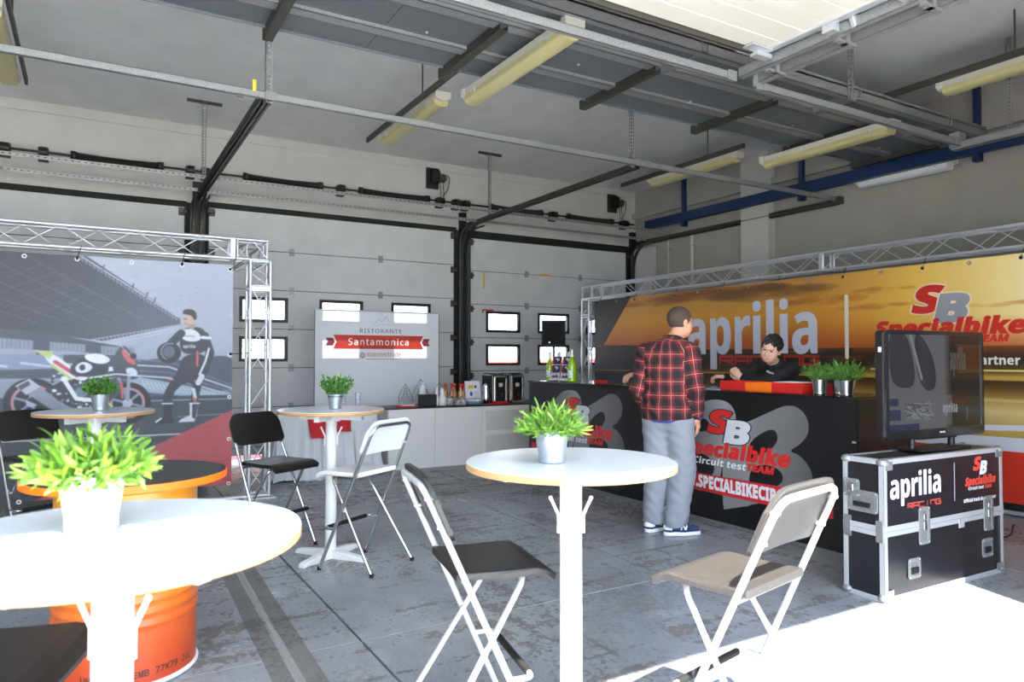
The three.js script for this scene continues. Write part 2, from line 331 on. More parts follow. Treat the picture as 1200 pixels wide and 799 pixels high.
// perforated posts hold the long bars from the ceiling
const holes = (w, h, n) => cached(`holes${w},${h},${n}`, () => { const s = rectShape(-w / 2, w / 2, 0, h); for (let i = 0; i < n; i++) { const y = h * (i + 0.5) / n, p = new THREE.Path(); p.absellipse(0, y, w * 0.2, Math.min(0.011, h / n * 0.36), 0, Math.PI * 2, true); s.holes.push(p); } return metreUV(extrude(s, 0.003)); });
function hanger(x, z, y0, label, w = 0.05, group) {
  const t = thing('hanger_post', label, 'hanger', [x, y0, z], 0, group), h = H - y0;
  part(t, 'flange', holes(w, h, Math.round(h / 0.035)), MT.zincDull);
  part(t, 'flange', holes(w, h, Math.round(h / 0.035)), MT.zincDull, [-w / 2, 0, 0], [0, -Math.PI / 2, 0]);
  part(t, 'foot_plate', rbox(w * 1.3, 0.07, 0.012), MT.zinc, [0, 0.02, 0.008]);
  return t;
}
hanger(1.19, -5.79, 3.4, 'perforated steel hanger post at the end of the left door track');
hanger(4.9, -5.79, 3.4, 'perforated steel hanger post at the end of the middle door track');
hanger(5.78, -3.85, 3.66, 'perforated steel hanger post at the near edge of the dark overhead sheet');
hanger(7.35, -3.3, 3.45, 'perforated steel hanger post behind the right-hand tube light');
function tHanger(x, z, y0, label) {
  const t = thing('tee_hanger', label, 'hanger', [x, y0, z]);
  part(t, 'post', holes(0.04, H - y0, Math.round((H - y0) / 0.035)), MT.zincDull);
  part(t, 'post', holes(0.04, H - y0, Math.round((H - y0) / 0.035)), MT.zincDull, [-0.02, 0, 0], [0, -Math.PI / 2, 0]);
  part(t, 'ceiling_bar', merge([boxAt(-0.19, 0.19, H - y0 - 0.035, H - y0, -0.003, 0.003), boxAt(-0.19, 0.19, H - y0 - 0.004, H - y0, -0.02, 0.02)]), MT.darkChannel);
}
tHanger(1.11, -8.9, 3.45, 'T-shaped ceiling hanger near the left door track');
tHanger(4.98, -9.05, 3.45, 'T-shaped ceiling hanger near the middle door track');
function longBar(name, label, x0, x1, y, z, h, mat, more) {
  const t = thing(name, label, 'ceiling bar', [0, y, z]);
  part(t, 'web', boxAt(x0, x1, -h / 2, h / 2, -0.002, 0.002), mat);
  part(t, 'flange', boxAt(x0, x1, h / 2 - 0.003, h / 2, -0.03, 0.002), mat);
  part(t, 'flange', boxAt(x0, x1, -h / 2, -h / 2 + 0.003, -0.03, 0.002), mat);
  for (const x of more || []) part(t, 'joint_plate', rbox(0.09, h * 1.25, 0.012), MT.zincDull, [x, 0, 0.008]);
  return t;
}
{
  longBar('channel_bar', 'long galvanised channel bar running across the room at the ends of the door tracks', -6.3, 8.2, TY, -5.72, 0.055, MT.zinc, [1.19, 4.92, 5.05]);
  const pbar = (label, y, z, x1) => {
    const t = thing('perforated_angle', label, 'ceiling bar', [0, y, z]);
    part(t, 'face', boxAt(-6.3, x1, -0.022, 0.022, -0.0015, 0.0015), MT.zinc); part(t, 'lip', boxAt(-6.3, x1, 0.019, 0.022, -0.035, 0.0015), MT.zinc);
    const slots = []; for (let x = -2; x < x1; x += 0.06) slots.push(boxAt(x, x + 0.025, -0.005, 0.005, 0.0012, 0.0022));
    const s = part(t, 'slots', merge(slots), MT.rubber); s.userData.kind = 'stuff';
    for (const x of [1.19, 4.98]) part(t, 'clip', rbox(0.05, 0.075, 0.012), MT.zinc, [x, 0.01, 0.008]);
  };
  pbar('upper perforated steel angle crossing the room in front of the spring shaft', 3.44, -8.75, 8.2);
  pbar('lower perforated steel angle crossing the room just in front of the garage doors', 3.41, -9.33, 8.2);
}
// spring shaft over the doors with springs, bearings and winding gear
{
  const t = thing('spring_shaft', 'black door spring shaft running along the top of the back wall', 'shaft', [0, 3.74, -9.76]);
  part(t, 'shaft', rod(V(-6.3, 0, 0), V(8.3, 0, 0), 0.014), MT.blackSteel);
  for (const x of [-0.86, -0.5, 1.06, 1.24, 3.0, 4.53, 4.8, 4.96, 6.59, 8.1]) { part(t, 'bearing', merge([boxAt(-0.05, 0.05, -0.09, 0.06, -0.12, -0.03), rod(V(-0.04, 0, 0), V(0.04, 0, 0), 0.06, 18)]), MT.blackSteel, [x, 0, 0]); }
  for (const [x, l] of [[0.26, 0.86], [2.21, 0.92], [3.79, 0.96], [5.86, 0.85], [7.33, 0.84]]) {
    const sp = [];
    for (let i = 0; i < l / 0.012; i++) { const g = new THREE.TorusGeometry(0.043, 0.0055, 5, 14); g.rotateY(Math.PI / 2); g.translate(-l / 2 + i * 0.012, -0.012 * Math.sin(i / (l / 0.012) * 3.1), 0); sp.push(g); }
    part(t, 'spring', merge(sp), MT.blackSteel, [x, 0, 0]);
    part(t, 'spring_cone', lathe([[0.001, -0.06], [0.058, -0.06], [0.06, -0.02], [0.045, 0.02], [0.001, 0.02]], 16), MT.blackSteel, [x - l / 2, 0, 0], [0, 0, -Math.PI / 2]);
    part(t, 'spring_cone', lathe([[0.001, -0.06], [0.058, -0.06], [0.06, -0.02], [0.045, 0.02], [0.001, 0.02]], 16), MT.blackSteel, [x + l / 2, 0, 0], [0, 0, Math.PI / 2]);
  }
}
function motor(x, label) {
  const t = thing('door_motor', label, 'motor', [x, 4.1, -9.9]);
  part(t, 'mounting_plate', rbox(0.2, 0.32, 0.03), MT.black, [-0.03, 0, 0.015]);
  part(t, 'housing', rbox(0.13, 0.2, 0.12, 0.02), MT.blackSteel, [-0.02, 0.01, 0.09]);
  const g = part(t, 'gear', merge([rod(V(0, 0, 0), V(0.09, 0, 0), 0.065, 20), rod(V(0.09, 0, 0), V(0.11, 0, 0), 0.04, 16)]), MT.darkChannel, [0.04, 0.0, 0.1]);
  part(g, 'hub', rod(V(0.11, 0, 0), V(0.13, 0, 0), 0.02), MT.zincDull);
  part(t, 'cable', pipe([V(0.12, 0.06, 0.1), V(0.22, 0.04, 0.1), V(0.2, -0.16, 0.1), V(0.1, -0.28, 0.12)], 0.007, 0.1, 6), MT.rubber);
  for (const dx of [0.05, 0.1]) part(t, 'chain', rod(V(dx, -0.03, 0.12), V(dx + 0.01, -0.3, 0.13), 0.006, 6), MT.darkChannel);
}
motor(4.47, 'black door motor with cable on the back wall above the middle door track');
motor(7.93, 'black door motor with cable on the back wall in the far right corner');

// dark galvanised sheet deck slung under the ceiling
{
  const t = thing('overhead_sheet_deck', 'dark grey galvanised sheet deck slung under the ceiling with stiffening rails', 'ceiling panel', [0, 3.75, 0]);
  const xs = [-2.6, -0.4, 1.8, 4.0, 6.2, 8.12];
  for (let i = 0; i < xs.length - 1; i++) part(t, 'sheet', boxAt(xs[i] + 0.002, xs[i + 1] - 0.002, 0.02, 0.035, -5.28, -3.88), MT.darkSheet);
  for (const [z, m] of [[-4.9, MT.zinc], [-4.38, MT.zinc]]) part(t, 'stiffener', merge([boxAt(-2.6, 8.12, -0.01, 0.02, z - 0.05, z - 0.046), boxAt(-2.6, 8.12, -0.01, -0.006, z - 0.05, z + 0.05), boxAt(-2.6, 8.12, -0.01, 0.02, z + 0.046, z + 0.05)]), m);
  part(t, 'edge_channel', merge([boxAt(-2.6, 8.12, -0.06, 0.06, -3.885, -3.88), boxAt(-2.6, 8.12, -0.06, -0.055, -3.94, -3.88)]), MT.zinc);
  part(t, 'edge_lip', boxAt(-2.6, 8.12, 0.0, 0.04, -5.285, -5.28), MT.darkSheet);
  const br = merge([boxAt(-0.035, 0.035, -0.03, -0.026, -0.52, 0.52), boxAt(-0.035, -0.031, -0.03, 0.05, -0.52, 0.52), boxAt(0.031, 0.035, -0.03, 0.05, -0.52, 0.52)]);
  for (const x of [-0.35, 1.09, 2.5, 3.95, 5.37, 6.8, 8.05]) part(t, 'cross_bracket', br, MT.darkChannel, [x, -0.02, -4.86]);
  for (const x of [4.0, 5.92, 7.4]) part(t, 'cross_bracket', br, MT.zincDull, [x, -0.02, -4.1], null, [0.8, 1, 0.45]);
  for (const x of [-1.5, 0.3, 2.1, 3.4, 4.8, 6.2, 7.7]) { const z = -5.2 + (x * 7.3 % 1) * 0.2; part(t, 'bolt', cyl(0.012, 0.012, 0.01, 8), MT.aluminium, [x, 0.016, z + 0.35]); }
}
// open cream door lying in its tracks above the entrance
{
  const d = thing('raised_sectional_door', 'cream sectional door lying open overhead in its tracks', 'door', [0, 3.5, 0]);
  for (let i = 0; i < 6; i++) {
    const z1 = -0.33 - i * 0.5, z0 = z1 - 0.495;
    const g = merge([boxAt(0.2, 4.0, 0, 0.04, z0, z1), boxAt(0.2, 4.0, -0.003, 0, z0 + 0.12, z0 + 0.16), boxAt(0.2, 4.0, -0.003, 0, z0 + 0.3, z0 + 0.34)]);
    part(d, 'panel', g, MT.doorPanelCream);
    if (i) part(d, 'seam_seal', boxAt(0.2, 4.0, 0.005, 0.03, z1 - 0.001, z1 + 0.006), MT.rubber);
    part(d, 'end_cap', boxAt(3.98, 4.03, -0.012, 0.045, z0, z1), MT.aluminium);
    part(d, 'roller_bracket', merge([boxAt(4.0, 4.06, -0.06, 0.03, z1 - 0.04, z1 + 0.04), boxAt(4.03, 4.072, -0.03, -0.01, z1 - 0.012, z1 + 0.012)]), MT.aluminium);
  }
  part(d, 'top_edge', boxAt(0.2, 4.02, -0.03, 0.05, -3.36, -3.335), MT.darkChannel);
  part(d, 'latch_plate', merge([boxAt(3.8, 4.0, -0.02, -0.01, -3.4, -3.25), boxAt(3.9, 4.05, -0.05, -0.02, -3.36, -3.3)]), MT.aluminium);
  const t = thing('front_door_track', 'double galvanised track beside the raised cream door', 'door track', [0, 3.46, 0]);
  for (const [x, w] of [[4.1, 0.05], [4.3, 0.06]]) {
    part(t, 'rail', merge([boxAt(x - w / 2, x + w / 2, 0.04, 0.044, -3.62, -0.3), boxAt(x - w / 2, x - w / 2 + 0.004, -0.03, 0.044, -3.62, -0.3), boxAt(x - w / 2, x + w / 2, -0.03, -0.026, -3.62, -0.3)]), MT.zinc);
  }
  for (let z = -3.4; z < -0.4; z += 0.55) part(t, 'spacer', merge([boxAt(4.12, 4.3, -0.05, -0.03, z - 0.02, z + 0.02), boxAt(4.18, 4.22, -0.05, 0.09, z - 0.03, z + 0.03)]), MT.zincDull);
  for (const z of [-2.7, -1.6]) part(t, 'bracket', rbox(0.09, 0.16, 0.03), MT.aluminium, [4.08, 0.06, z], [0, 0, 0.5]);
  part(t, 'end_plate', rbox(0.09, 0.12, 0.02), MT.zinc, [4.28, 0.0, -3.62]);
  longBar('channel_bar', 'galvanised channel bar in front of the raised cream door, running left', -3.6, 4.02, TY, -3.6, 0.06, MT.zinc, [3.98]);
  longBar('channel_bar', 'short galvanised channel bar from the front door track to the right wall', 4.27, 7.1, TY, -3.62, 0.06, MT.zinc, [4.3, 7.05]);
  const r = thing('side_track', 'grey door track below the blue beam near the right frame edge', 'door track', [7.12, 3.4, 0]);
  part(r, 'rail', merge([boxAt(-0.04, 0.04, 0.03, 0.034, -3.7, -0.3), boxAt(-0.04, -0.036, -0.04, 0.034, -3.7, -0.3), boxAt(-0.04, 0.04, -0.04, -0.036, -3.7, -0.3)]), MT.zincDull);
  part(r, 'end_box', rbox(0.12, 0.14, 0.1), MT.zinc, [0, 0.05, -3.66]);
}
// cable trays with tube lights
function tubeLight(x, y, z0, z1, label, opt = {}) {
  const L = z1 - z0, t = thing('tube_light', label, 'light fitting', [x, y, (z0 + z1) / 2]);
  const prof = (w, h, top) => { const s = new THREE.Shape(); s.moveTo(-w / 2, top); s.lineTo(w / 2, top); s.lineTo(w / 2, top - h * 0.4); s.bezierCurveTo(w / 2, top - h, -w / 2, top - h, -w / 2, top - h * 0.4); s.closePath(); return s; };
  const g0 = extrude(rectShape(-0.075, 0.075, 0, 0.055), L, 0); g0.translate(0, 0, -L / 2); part(t, 'housing', g0, MT.lampBody);
  const g1 = extrude(prof(0.15, 0.085, 0), L - 0.1, 0, 1); g1.translate(0, 0, -L / 2 + 0.05); part(t, 'diffuser', g1, opt.clear || MT.diffuser);
  for (const s of [-1, 1]) { const g = extrude(prof(0.16, 0.095, 0.06), 0.055, 0.004); g.translate(0, 0, s > 0 ? L / 2 - 0.055 : -L / 2); part(t, 'end_cap', g, MT.lampBody); }
  for (const dx of [-0.032, 0.032]) part(t, 'tube', rod(V(dx, -0.025, -L / 2 + 0.08), V(dx, -0.025, L / 2 - 0.08), 0.013, 10), MT.whitePaint);
  for (const dz of [-0.35, 0.35]) for (const s of [-1, 1]) part(t, 'clip', rbox(0.012, 0.04, 0.03), MT.aluminium, [s * 0.078, 0, dz * L]);
  const sd = opt.side || -1; if (opt.tray) { part(t, 'cable_tray', boxAt(sd * 0.11 - 0.012, sd * 0.11 + 0.012, 0.04, 0.1, opt.tray[0] - (z0 + z1) / 2, opt.tray[1] - (z0 + z1) / 2), MT.darkChannel); for (const rz of opt.rods || []) part(t, 'drop_rod', rod(V(sd * 0.11, 0.1, rz - (z0 + z1) / 2), V(sd * 0.11, H - y - 0.006, rz - (z0 + z1) / 2), 0.008, 8), MT.darkChannel); }
  return t;
}
tubeLight(2.82, 3.63, -5.5, -3.92, 'yellowed tube light hanging across the dark sheet deck, nearest the middle');
tubeLight(2.92, 3.9, -7.83, -6.25, 'yellowed tube light beyond the sheet deck, left of the middle T-shaped hanger', { tray: [-8.15, -5.6], rods: [-6.5] });
tubeLight(6.96, 3.9, -7.8, -6.18, 'yellowed tube light in front of the far right corner', { tray: [-8.35, -6.0], rods: [-6.6] });
tubeLight(6.72, 3.63, -5.6, -4.02, 'yellowed tube light under the right part of the sheet deck');
tubeLight(6.88, 3.9, -3.68, -2.1, 'yellowed tube light at the right frame edge below the ceiling', { tray: [-4.6, -1.6], rods: [-3.0] });
tubeLight(-0.66, 3.9, -7.83, -6.25, 'dim tube light at the left frame edge below the ceiling', { tray: [-8.05, -5.9], rods: [-6.6], side: 1 });
tubeLight(8.3, 3.56, -5.47, -4.3, 'white wall light mounted under the blue beam', { clear: MT.whitePaint });
// blue beam along the right wall
{
  const t = thing('blue_beam', 'dark blue steel beam hung along the right wall', 'beam', [8.18, 3.64, 0]);
  part(t, 'beam', merge([boxAt(-0.04, 0.04, 0.06, 0.07, -9.3, -0.3), boxAt(-0.004, 0.004, -0.06, 0.07, -9.3, -0.3), boxAt(-0.04, 0.04, -0.075, -0.065, -9.3, -0.3), boxAt(-0.044, -0.036, -0.075, 0.07, -9.3, -0.3)]), MT.blueSteel);
  for (const z of [-8.4, -6.2, -4.0]) { part(t, 'hanger', boxAt(-0.03, 0.03, 0.07, H - 3.64, z - 0.03, z + 0.03), MT.blueSteel); part(t, 'gusset', boxAt(-0.045, 0.045, -0.16, -0.07, z - 0.035, z + 0.035), MT.blueSteel); }
}
// yellow lifting tags on the end of the left track
{
  const t = thing('cable_clamp', 'pair of grey clamps with a yellow tag on the left door track', 'clamp', [1.13, 3.5, -5.98]);
  part(t, 'clamp', rbox(0.05, 0.06, 0.03), MT.zincDull, [0.1, -0.02, -0.05]); part(t, 'clamp', rbox(0.05, 0.06, 0.03), MT.zincDull, [-0.12, 0.0, -0.02]);
  part(t, 'tag', rbox(0.03, 0.09, 0.006), S(0xd9b53a, 0.6), [-0.07, -0.03, 0.29]);
}
// ---------------------------------------------------------------- trusses with printed banners
function trussBeam(t, a, b, up, w = 0.19, pitch = 0.56, ends = true) { // square lattice beam from a to b inside the thing t; a, b are on its axis
  const d = b.clone().sub(a), L = d.length(), u = up.clone().normalize(), s = d.clone().normalize().cross(u).normalize(), h = w / 2;
  const corner = (i, k) => a.clone().addScaledVector(d, k / L).addScaledVector(u, (i === 0 || i === 1 ? 1 : -1) * h).addScaledVector(s, (i === 0 || i === 3 ? 1 : -1) * h);
  for (let i = 0; i < 4; i++) rodPart(t, 'chord', corner(i, 0), corner(i, L), 0.0165, MT.aluminium, 12);
  const n = Math.max(2, Math.round(L / (pitch / 2)));
  for (let f = 0; f < 4; f++) for (let k = 0; k < n; k++) {
    const i0 = f, i1 = (f + 1) % 4, odd = (k + f) % 2; rodPart(t, 'brace', corner(odd ? i0 : i1, L * k / n), corner(odd ? i1 : i0, L * (k + 1) / n), 0.006, MT.aluminium, 6);
  }
  if (ends) for (const k of [0.012, L - 0.012]) for (let i = 0; i < 4; i++) rodPart(t, 'end_bar', corner(i, k), corner((i + 1) % 4, k), 0.011, MT.aluminium, 8);
}
function coupler(t, p, axis, w = 0.19) { // pair of plates that joins two lattice beams
  const g = cached(`cp${axis}`, () => axis === 'x' ? [boxAt(-0.02, 0.02, -w / 2, w / 2, w / 2 - 0.004, w / 2 + 0.012), boxAt(-0.02, 0.02, -w / 2, w / 2, -w / 2 - 0.012, -w / 2 + 0.004)] : axis === 'z' ? [boxAt(w / 2 - 0.004, w / 2 + 0.012, -w / 2, w / 2, -0.02, 0.02), boxAt(-w / 2 - 0.012, -w / 2 + 0.004, -w / 2, w / 2, -0.02, 0.02)]
    : [boxAt(-w / 2, w / 2, -0.02, 0.02, w / 2 - 0.004, w / 2 + 0.012), boxAt(-w / 2, w / 2, -0.02, 0.02, -w / 2 - 0.012, -w / 2 + 0.004)]);
  for (const k of g) part(t, 'coupler', k, MT.aluminium, [p.x, p.y, p.z]);
}
const grommetGeo = (() => { const g = new THREE.TorusGeometry(0.014, 0.006, 8, 20); return g; })();
{
  const t = thing('lattice_truss', 'silver lattice truss frame that holds the motorcycle banner, standing left of the white poster', 'truss', [0, 0, 0]);
  const z = -7.27 - 0.095, y = 2.43;
  trussBeam(t, V(-2.8, y, z), V(1.19, y, z), V(0, 1, 0)); coupler(t, V(1.17, y, z), 'x');
  trussBeam(t, V(1.2, y, z), V(1.5, y, z), V(0, 1, 0), 0.19, 0.4);
  trussBeam(t, V(1.43, 0.02, z), V(1.43, 2.06, z), V(1, 0, 0)); trussBeam(t, V(1.43, 2.07, z), V(1.43, 2.33, z), V(1, 0, 0), 0.19, 0.4); coupler(t, V(1.43, 2.05, z), 'y');
  trussBeam(t, V(1.43, y, z - 0.1), V(1.43, y, z - 0.95), V(0, 1, 0));
  trussBeam(t, V(-2.7, 0.02, z), V(-2.7, 2.33, z), V(1, 0, 0));
  rodPart(t, 'floor_tube', V(-2.6, 0.03, z + 0.095), V(1.35, 0.03, z + 0.095), 0.02, MT.aluminium, 12);
  part(t, 'foot_plate', rbox(0.3, 0.012, 0.3), MT.aluminium, [1.43, 0.007, z]);
}
{
  const t = thing('lattice_truss', 'long silver lattice truss frame that holds the orange sunset banner along the right wall', 'truss', [0, 0, 0]);
  const x = 6.9 + 0.095, y = 2.43;
  trussBeam(t, V(x, y, -9.15), V(x, y, -5.0), V(0, 1, 0)); coupler(t, V(x, y, -4.99), 'z'); trussBeam(t, V(x, y, -4.98), V(x, y, -0.5), V(0, 1, 0));
  trussBeam(t, V(x, y, -9.42), V(x, y, -9.16), V(0, 1, 0), 0.19, 0.3); coupler(t, V(x, y, -9.15), 'z'); coupler(t, V(x, y, -8.85), 'z');
  trussBeam(t, V(x, 0.02, -9.33), V(x, 2.05, -9.33), V(1, 0, 0)); trussBeam(t, V(x, 2.06, -9.33), V(x, 2.33, -9.33), V(1, 0, 0), 0.19, 0.3); coupler(t, V(x, 2.0, -9.33), 'y');
  trussBeam(t, V(x, 0.02, -0.6), V(x, 2.33, -0.6), V(1, 0, 0));
  rodPart(t, 'floor_tube', V(x - 0.1, 0.03, -9.2), V(x - 0.1, 0.03, -0.7), 0.02, MT.aluminium, 12);
  part(t, 'foot_plate', rbox(0.3, 0.012, 0.3), MT.aluminium, [x, 0.007, -9.33]);
}
const bungee = (t, a, b) => part(t, 'bungee_tie', merge([rod(a, b, 0.004, 6), (() => { const g = new THREE.SphereGeometry(0.013, 10, 8); g.translate(a.x, a.y, a.z); return g; })()]), MT.rubber);
// --- left banner: motorcycle and rider below a grandstand
const LB = { x0: -2.65, x1: 1.17, y0: 0.17, y1: 2.26 };
const leftBannerTex = canvasTex(2048, 1120, (c, W, Hh) => {
  const s = W / (LB.x1 - LB.x0); c.setTransform(s, 0, 0, s, -LB.x0 * s, LB.y1 * s); const f = (pts) => pts.map(([x, y]) => [x, -y]);
  const g = c.createLinearGradient(0, -2.26, 0, -0.9); g.addColorStop(0, '#a3aabd'); g.addColorStop(0.6, '#98a2b6'); g.addColorStop(1, '#6c7687'); c.fillStyle = g; c.fillRect(-3, -2.4, 5, 2.6);
  // grandstand roof
  const r = c.createLinearGradient(-0.8, -2.2, 0.4, -1.5); r.addColorStop(0, '#262931'); r.addColorStop(0.6, '#363c49'); r.addColorStop(1, '#4a5263'); poly(c, f([[-2.7, 2.3], [-0.1, 2.3], [0.71, 1.745], [0.71, 1.68], [0.1, 1.52], [-0.7, 1.62], [-2.7, 1.7]]), r);
  for (let i = 0; i < 5; i++) line(c, f([[-0.5 - i * 0.24, 2.25 - i * 0.05], [0.4 - i * 0.2, 1.72 - i * 0.012]]), 'rgba(150,160,180,.32)', 0.005);
  for (let i = 0; i < 9; i++) line(c, f([[-1.4 + i * 0.2, 1.75], [-0.5 + i * 0.11, 2.2 - i * 0.05]]), 'rgba(120,130,150,.2)', 0.006);
  line(c, f([[-0.1, 2.27], [0.7, 1.745]]), '#aab2c4', 0.012); for (let i = 0; i < 26; i++) line(c, f([[-0.08 + i * 0.03, 2.24 - i * 0.0198], [-0.066 + i * 0.03, 2.215 - i * 0.0198]]), '#8b94a8', 0.008);
  for (const q of [0.23, 0.52, 0.66, 0.74]) line(c, f([[-0.1 + q * 0.8, 2.27 - q * 0.525], [-0.09 + q * 0.8, 2.31 - q * 0.525]]), '#4a5060', 0.012);
  for (let i = 0; i < 3; i++) { line(c, f([[0.0, 1.53 - i * 0.035], [0.7, 1.68 - i * 0.025]]), '#b3bbcb', 0.006); }
  for (let i = 0; i < 22; i++) line(c, f([[0.0 + i * 0.03, 1.53 + i * 0.0066], [0.02 + i * 0.03, 1.47 + i * 0.0075]]), '#a8b0c2', 0.005);
  // stands and boxes
  poly(c, f([[-2.7, 1.72], [-0.4, 1.6], [0.3, 1.46], [0.45, 1.2], [-2.7, 1.2]]), '#3c4454');
  for (let i = 0; i < 7; i++) { const x = -2.2 + i * 0.38; poly(c, f([[x, 1.66 - i * 0.03], [x + 0.26, 1.64 - i * 0.03], [x + 0.26, 1.54 - i * 0.025], [x, 1.55 - i * 0.025]]), '#7b8598'); poly(c, f([[x - 0.02, 1.53 - i * 0.02], [x + 0.3, 1.52 - i * 0.02], [x + 0.28, 1.4], [x - 0.02, 1.4]]), '#8a94a8'); for (let k = 0; k < 8; k++) line(c, f([[x + 0.02 + k * 0.03, 1.65 - i * 0.03], [x + 0.02 + k * 0.03, 1.56 - i * 0.025]]), '#596378', 0.006); }
  poly(c, f([[-2.7, 1.42], [-0.2, 1.4], [-0.2, 1.28], [-2.7, 1.24]]), '#77849d'); for (let i = 0; i < 9; i++) line(c, f([[-2.6 + i * 0.3, 1.4 - 0.01 * i], [-2.4 + i * 0.3, 1.3]]), '#aeb9cc', 0.02);
  // hills, barriers and track
  smooth(c, f([[0.35, 1.34], [0.6, 1.38], [0.82, 1.33], [1.0, 1.4], [1.2, 1.38], [1.3, 1.05], [0.3, 1.0], [0.2, 1.25]]), '#414a5b');
  for (let i = 0; i < 6; i++) line(c, f([[0.25, 1.36 - i * 0.045], [0.62, 1.34 - i * 0.05], [1.2, 1.1 - i * 0.03]]), i % 2 ? '#c2cad6' : '#5a6578', 0.014);
  poly(c, f([[0.3, 1.22], [1.2, 1.02], [1.2, 0.96], [0.3, 1.08]]), '#93a5b8'); for (let i = 0; i < 24; i++) line(c, f([[0.4 + i * 0.034, 1.17 - i * 0.007], [0.44 + i * 0.034, 1.1 - i * 0.006]]), '#d0d8e2', 0.006);
  const gr = c.createLinearGradient(0, -1.1, 0, -0.17); gr.addColorStop(0, '#363c49'); gr.addColorStop(0.35, '#3f444f'); gr.addColorStop(1, '#2e3038'); poly(c, f([[-2.7, 1.06], [1.2, 1.02], [1.2, 0.1], [-2.7, 0.1]]), gr);
  for (let i = 0; i < 700; i++) { const x = rr(-2.7, 1.2), y = rr(0.2, 0.88); c.fillStyle = `rgba(${rnd() < 0.5 ? '170,175,190' : '30,32,40'},.25)`; c.fillRect(x, -y, 0.012, 0.006); }
  line(c, f([[0.42, 0.985], [1.2, 0.985]]), '#a9b1bf', 0.008); line(c, f([[-2.7, 0.69], [1.2, 0.67]]), '#c8cdd6', 0.012); line(c, f([[0.7, 0.83], [1.2, 0.845]]), '#8f96a4', 0.006);
  poly(c, f([[1.2, 0.89], [1.2, 0.1], [-0.55, 0.1], [0.56, 0.6]]), '#ab4a50');
  poly(c, f([[-2.7, 0.4], [-1.8, 0.17], [-2.7, 0.1]]), '#ab4a50');
  // motorcycle
  const wheel = (x, y, q) => { ell(c, x, -y, q, q, '#1b1e26'); c.beginPath(); c.arc(x, -y, q * 0.72, 0, 7); c.lineWidth = 0.013; c.strokeStyle = '#c66a70'; c.stroke(); c.beginPath(); c.arc(x, -y, q * 0.66, 0, 7); c.lineWidth = 0.012; c.strokeStyle = '#8b95a8'; c.stroke(); for (let a = 0; a < 6; a++) line(c, [[x, -y], [x + q * 0.64 * Math.cos(a * 1.047 + 0.3), -y + q * 0.64 * Math.sin(a * 1.047 + 0.3)]], '#7d879b', 0.022); ell(c, x, -y, q * 0.22, q * 0.22, '#aab3c4'); };
  wheel(-0.42, 1.0, 0.2); wheel(0.29, 0.97, 0.185);
  poly(c, f([[-0.46, 1.02], [-0.2, 1.18], [0.12, 1.2], [0.18, 1.02], [0.0, 0.9], [-0.28, 0.92]]), '#272b35');
  for (let i = 0; i < 90; i++) { const x = rr(-0.3, 0.12), y = rr(0.93, 1.24); ell(c, x, -y, rr(0.005, 0.022), rr(0.004, 0.016), ['#aeb8c9', '#5d6678', '#1e222b', '#d6dce6'][i % 4]); }
  ell(c, -0.06, -1.08, 0.075, 0.07, '#343a47'); ell(c, -0.06, -1.08, 0.05, 0.045, '#626c80');
  poly(c, f([[-0.54, 1.14], [-0.44, 1.2], [-0.2, 0.98], [-0.1, 0.93], [-0.16, 0.9], [-0.28, 0.93]]), '#7f8898'); poly(c, f([[-0.54, 1.14], [-0.44, 1.2], [-0.36, 1.13], [-0.46, 1.06]]), '#a9b1bf'); poly(c, f([[-0.52, 1.135], [-0.45, 1.18], [-0.43, 1.15], [-0.5, 1.1]]), '#3c424f');
  line(c, f([[-0.2, 1.2], [-0.1, 1.02], [0.05, 1.0], [0.1, 1.1]]), '#e0e5ec', 0.035); line(c, f([[-0.2, 1.19], [0.02, 1.26], [0.2, 1.28]]), '#e4e8ef', 0.04);
  smooth(c, f([[-0.36, 1.42], [-0.26, 1.41], [-0.1, 1.25], [0.0, 1.22], [-0.05, 1.16], [-0.18, 1.22], [-0.3, 1.32]]), '#dfe4ec'); poly(c, f([[-0.42, 1.44], [-0.27, 1.43], [-0.3, 1.36]]), '#b6c47a'); line(c, f([[-0.26, 1.34], [-0.1, 1.22]]), '#b9495a', 0.03); line(c, f([[-0.28, 1.31], [-0.14, 1.19]]), '#b6c47a', 0.022);
  smooth(c, f([[-0.16, 1.22], [-0.14, 1.33], [-0.02, 1.4], [0.1, 1.36], [0.16, 1.26], [0.04, 1.2]]), '#2b303b'); smooth(c, f([[-0.06, 1.4], [0.06, 1.42], [0.17, 1.36], [0.1, 1.31], [-0.02, 1.34]]), '#e6eaf0');
  smooth(c, f([[-0.12, 1.3], [-0.05, 1.35], [0.03, 1.3], [-0.02, 1.24], [-0.1, 1.24]]), '#d7dde7'); ell(c, -0.06, -1.29, 0.022, 0.026, '#2b303b');
  smooth(c, f([[0.16, 1.36], [0.24, 1.5], [0.3, 1.44], [0.36, 1.32], [0.4, 1.2], [0.3, 1.17], [0.18, 1.22]]), '#3a404d'); smooth(c, f([[0.22, 1.46], [0.3, 1.42], [0.37, 1.3], [0.28, 1.33]]), '#c05a5e'); line(c, f([[0.2, 1.52], [0.3, 1.4]]), '#a8b2c4', 0.008);
  smooth(c, f([[0.26, 1.28], [0.34, 1.29], [0.38, 1.22], [0.3, 1.2]]), '#cfd6e2'); line(c, f([[0.3, 1.22], [0.29, 1.0]]), '#8791a5', 0.03); line(c, f([[0.0, 1.2], [0.2, 1.23], [0.38, 1.21]]), '#cfd5df', 0.014); poly(c, f([[0.02, 1.14], [0.2, 1.2], [0.26, 1.08], [0.14, 0.98]]), '#3a404d'); line(c, f([[0.1, 1.02], [0.17, 0.94]]), '#b6c47a', 0.02); line(c, f([[0.24, 1.15], [0.25, 1.02]]), '#c05a5e', 0.02);
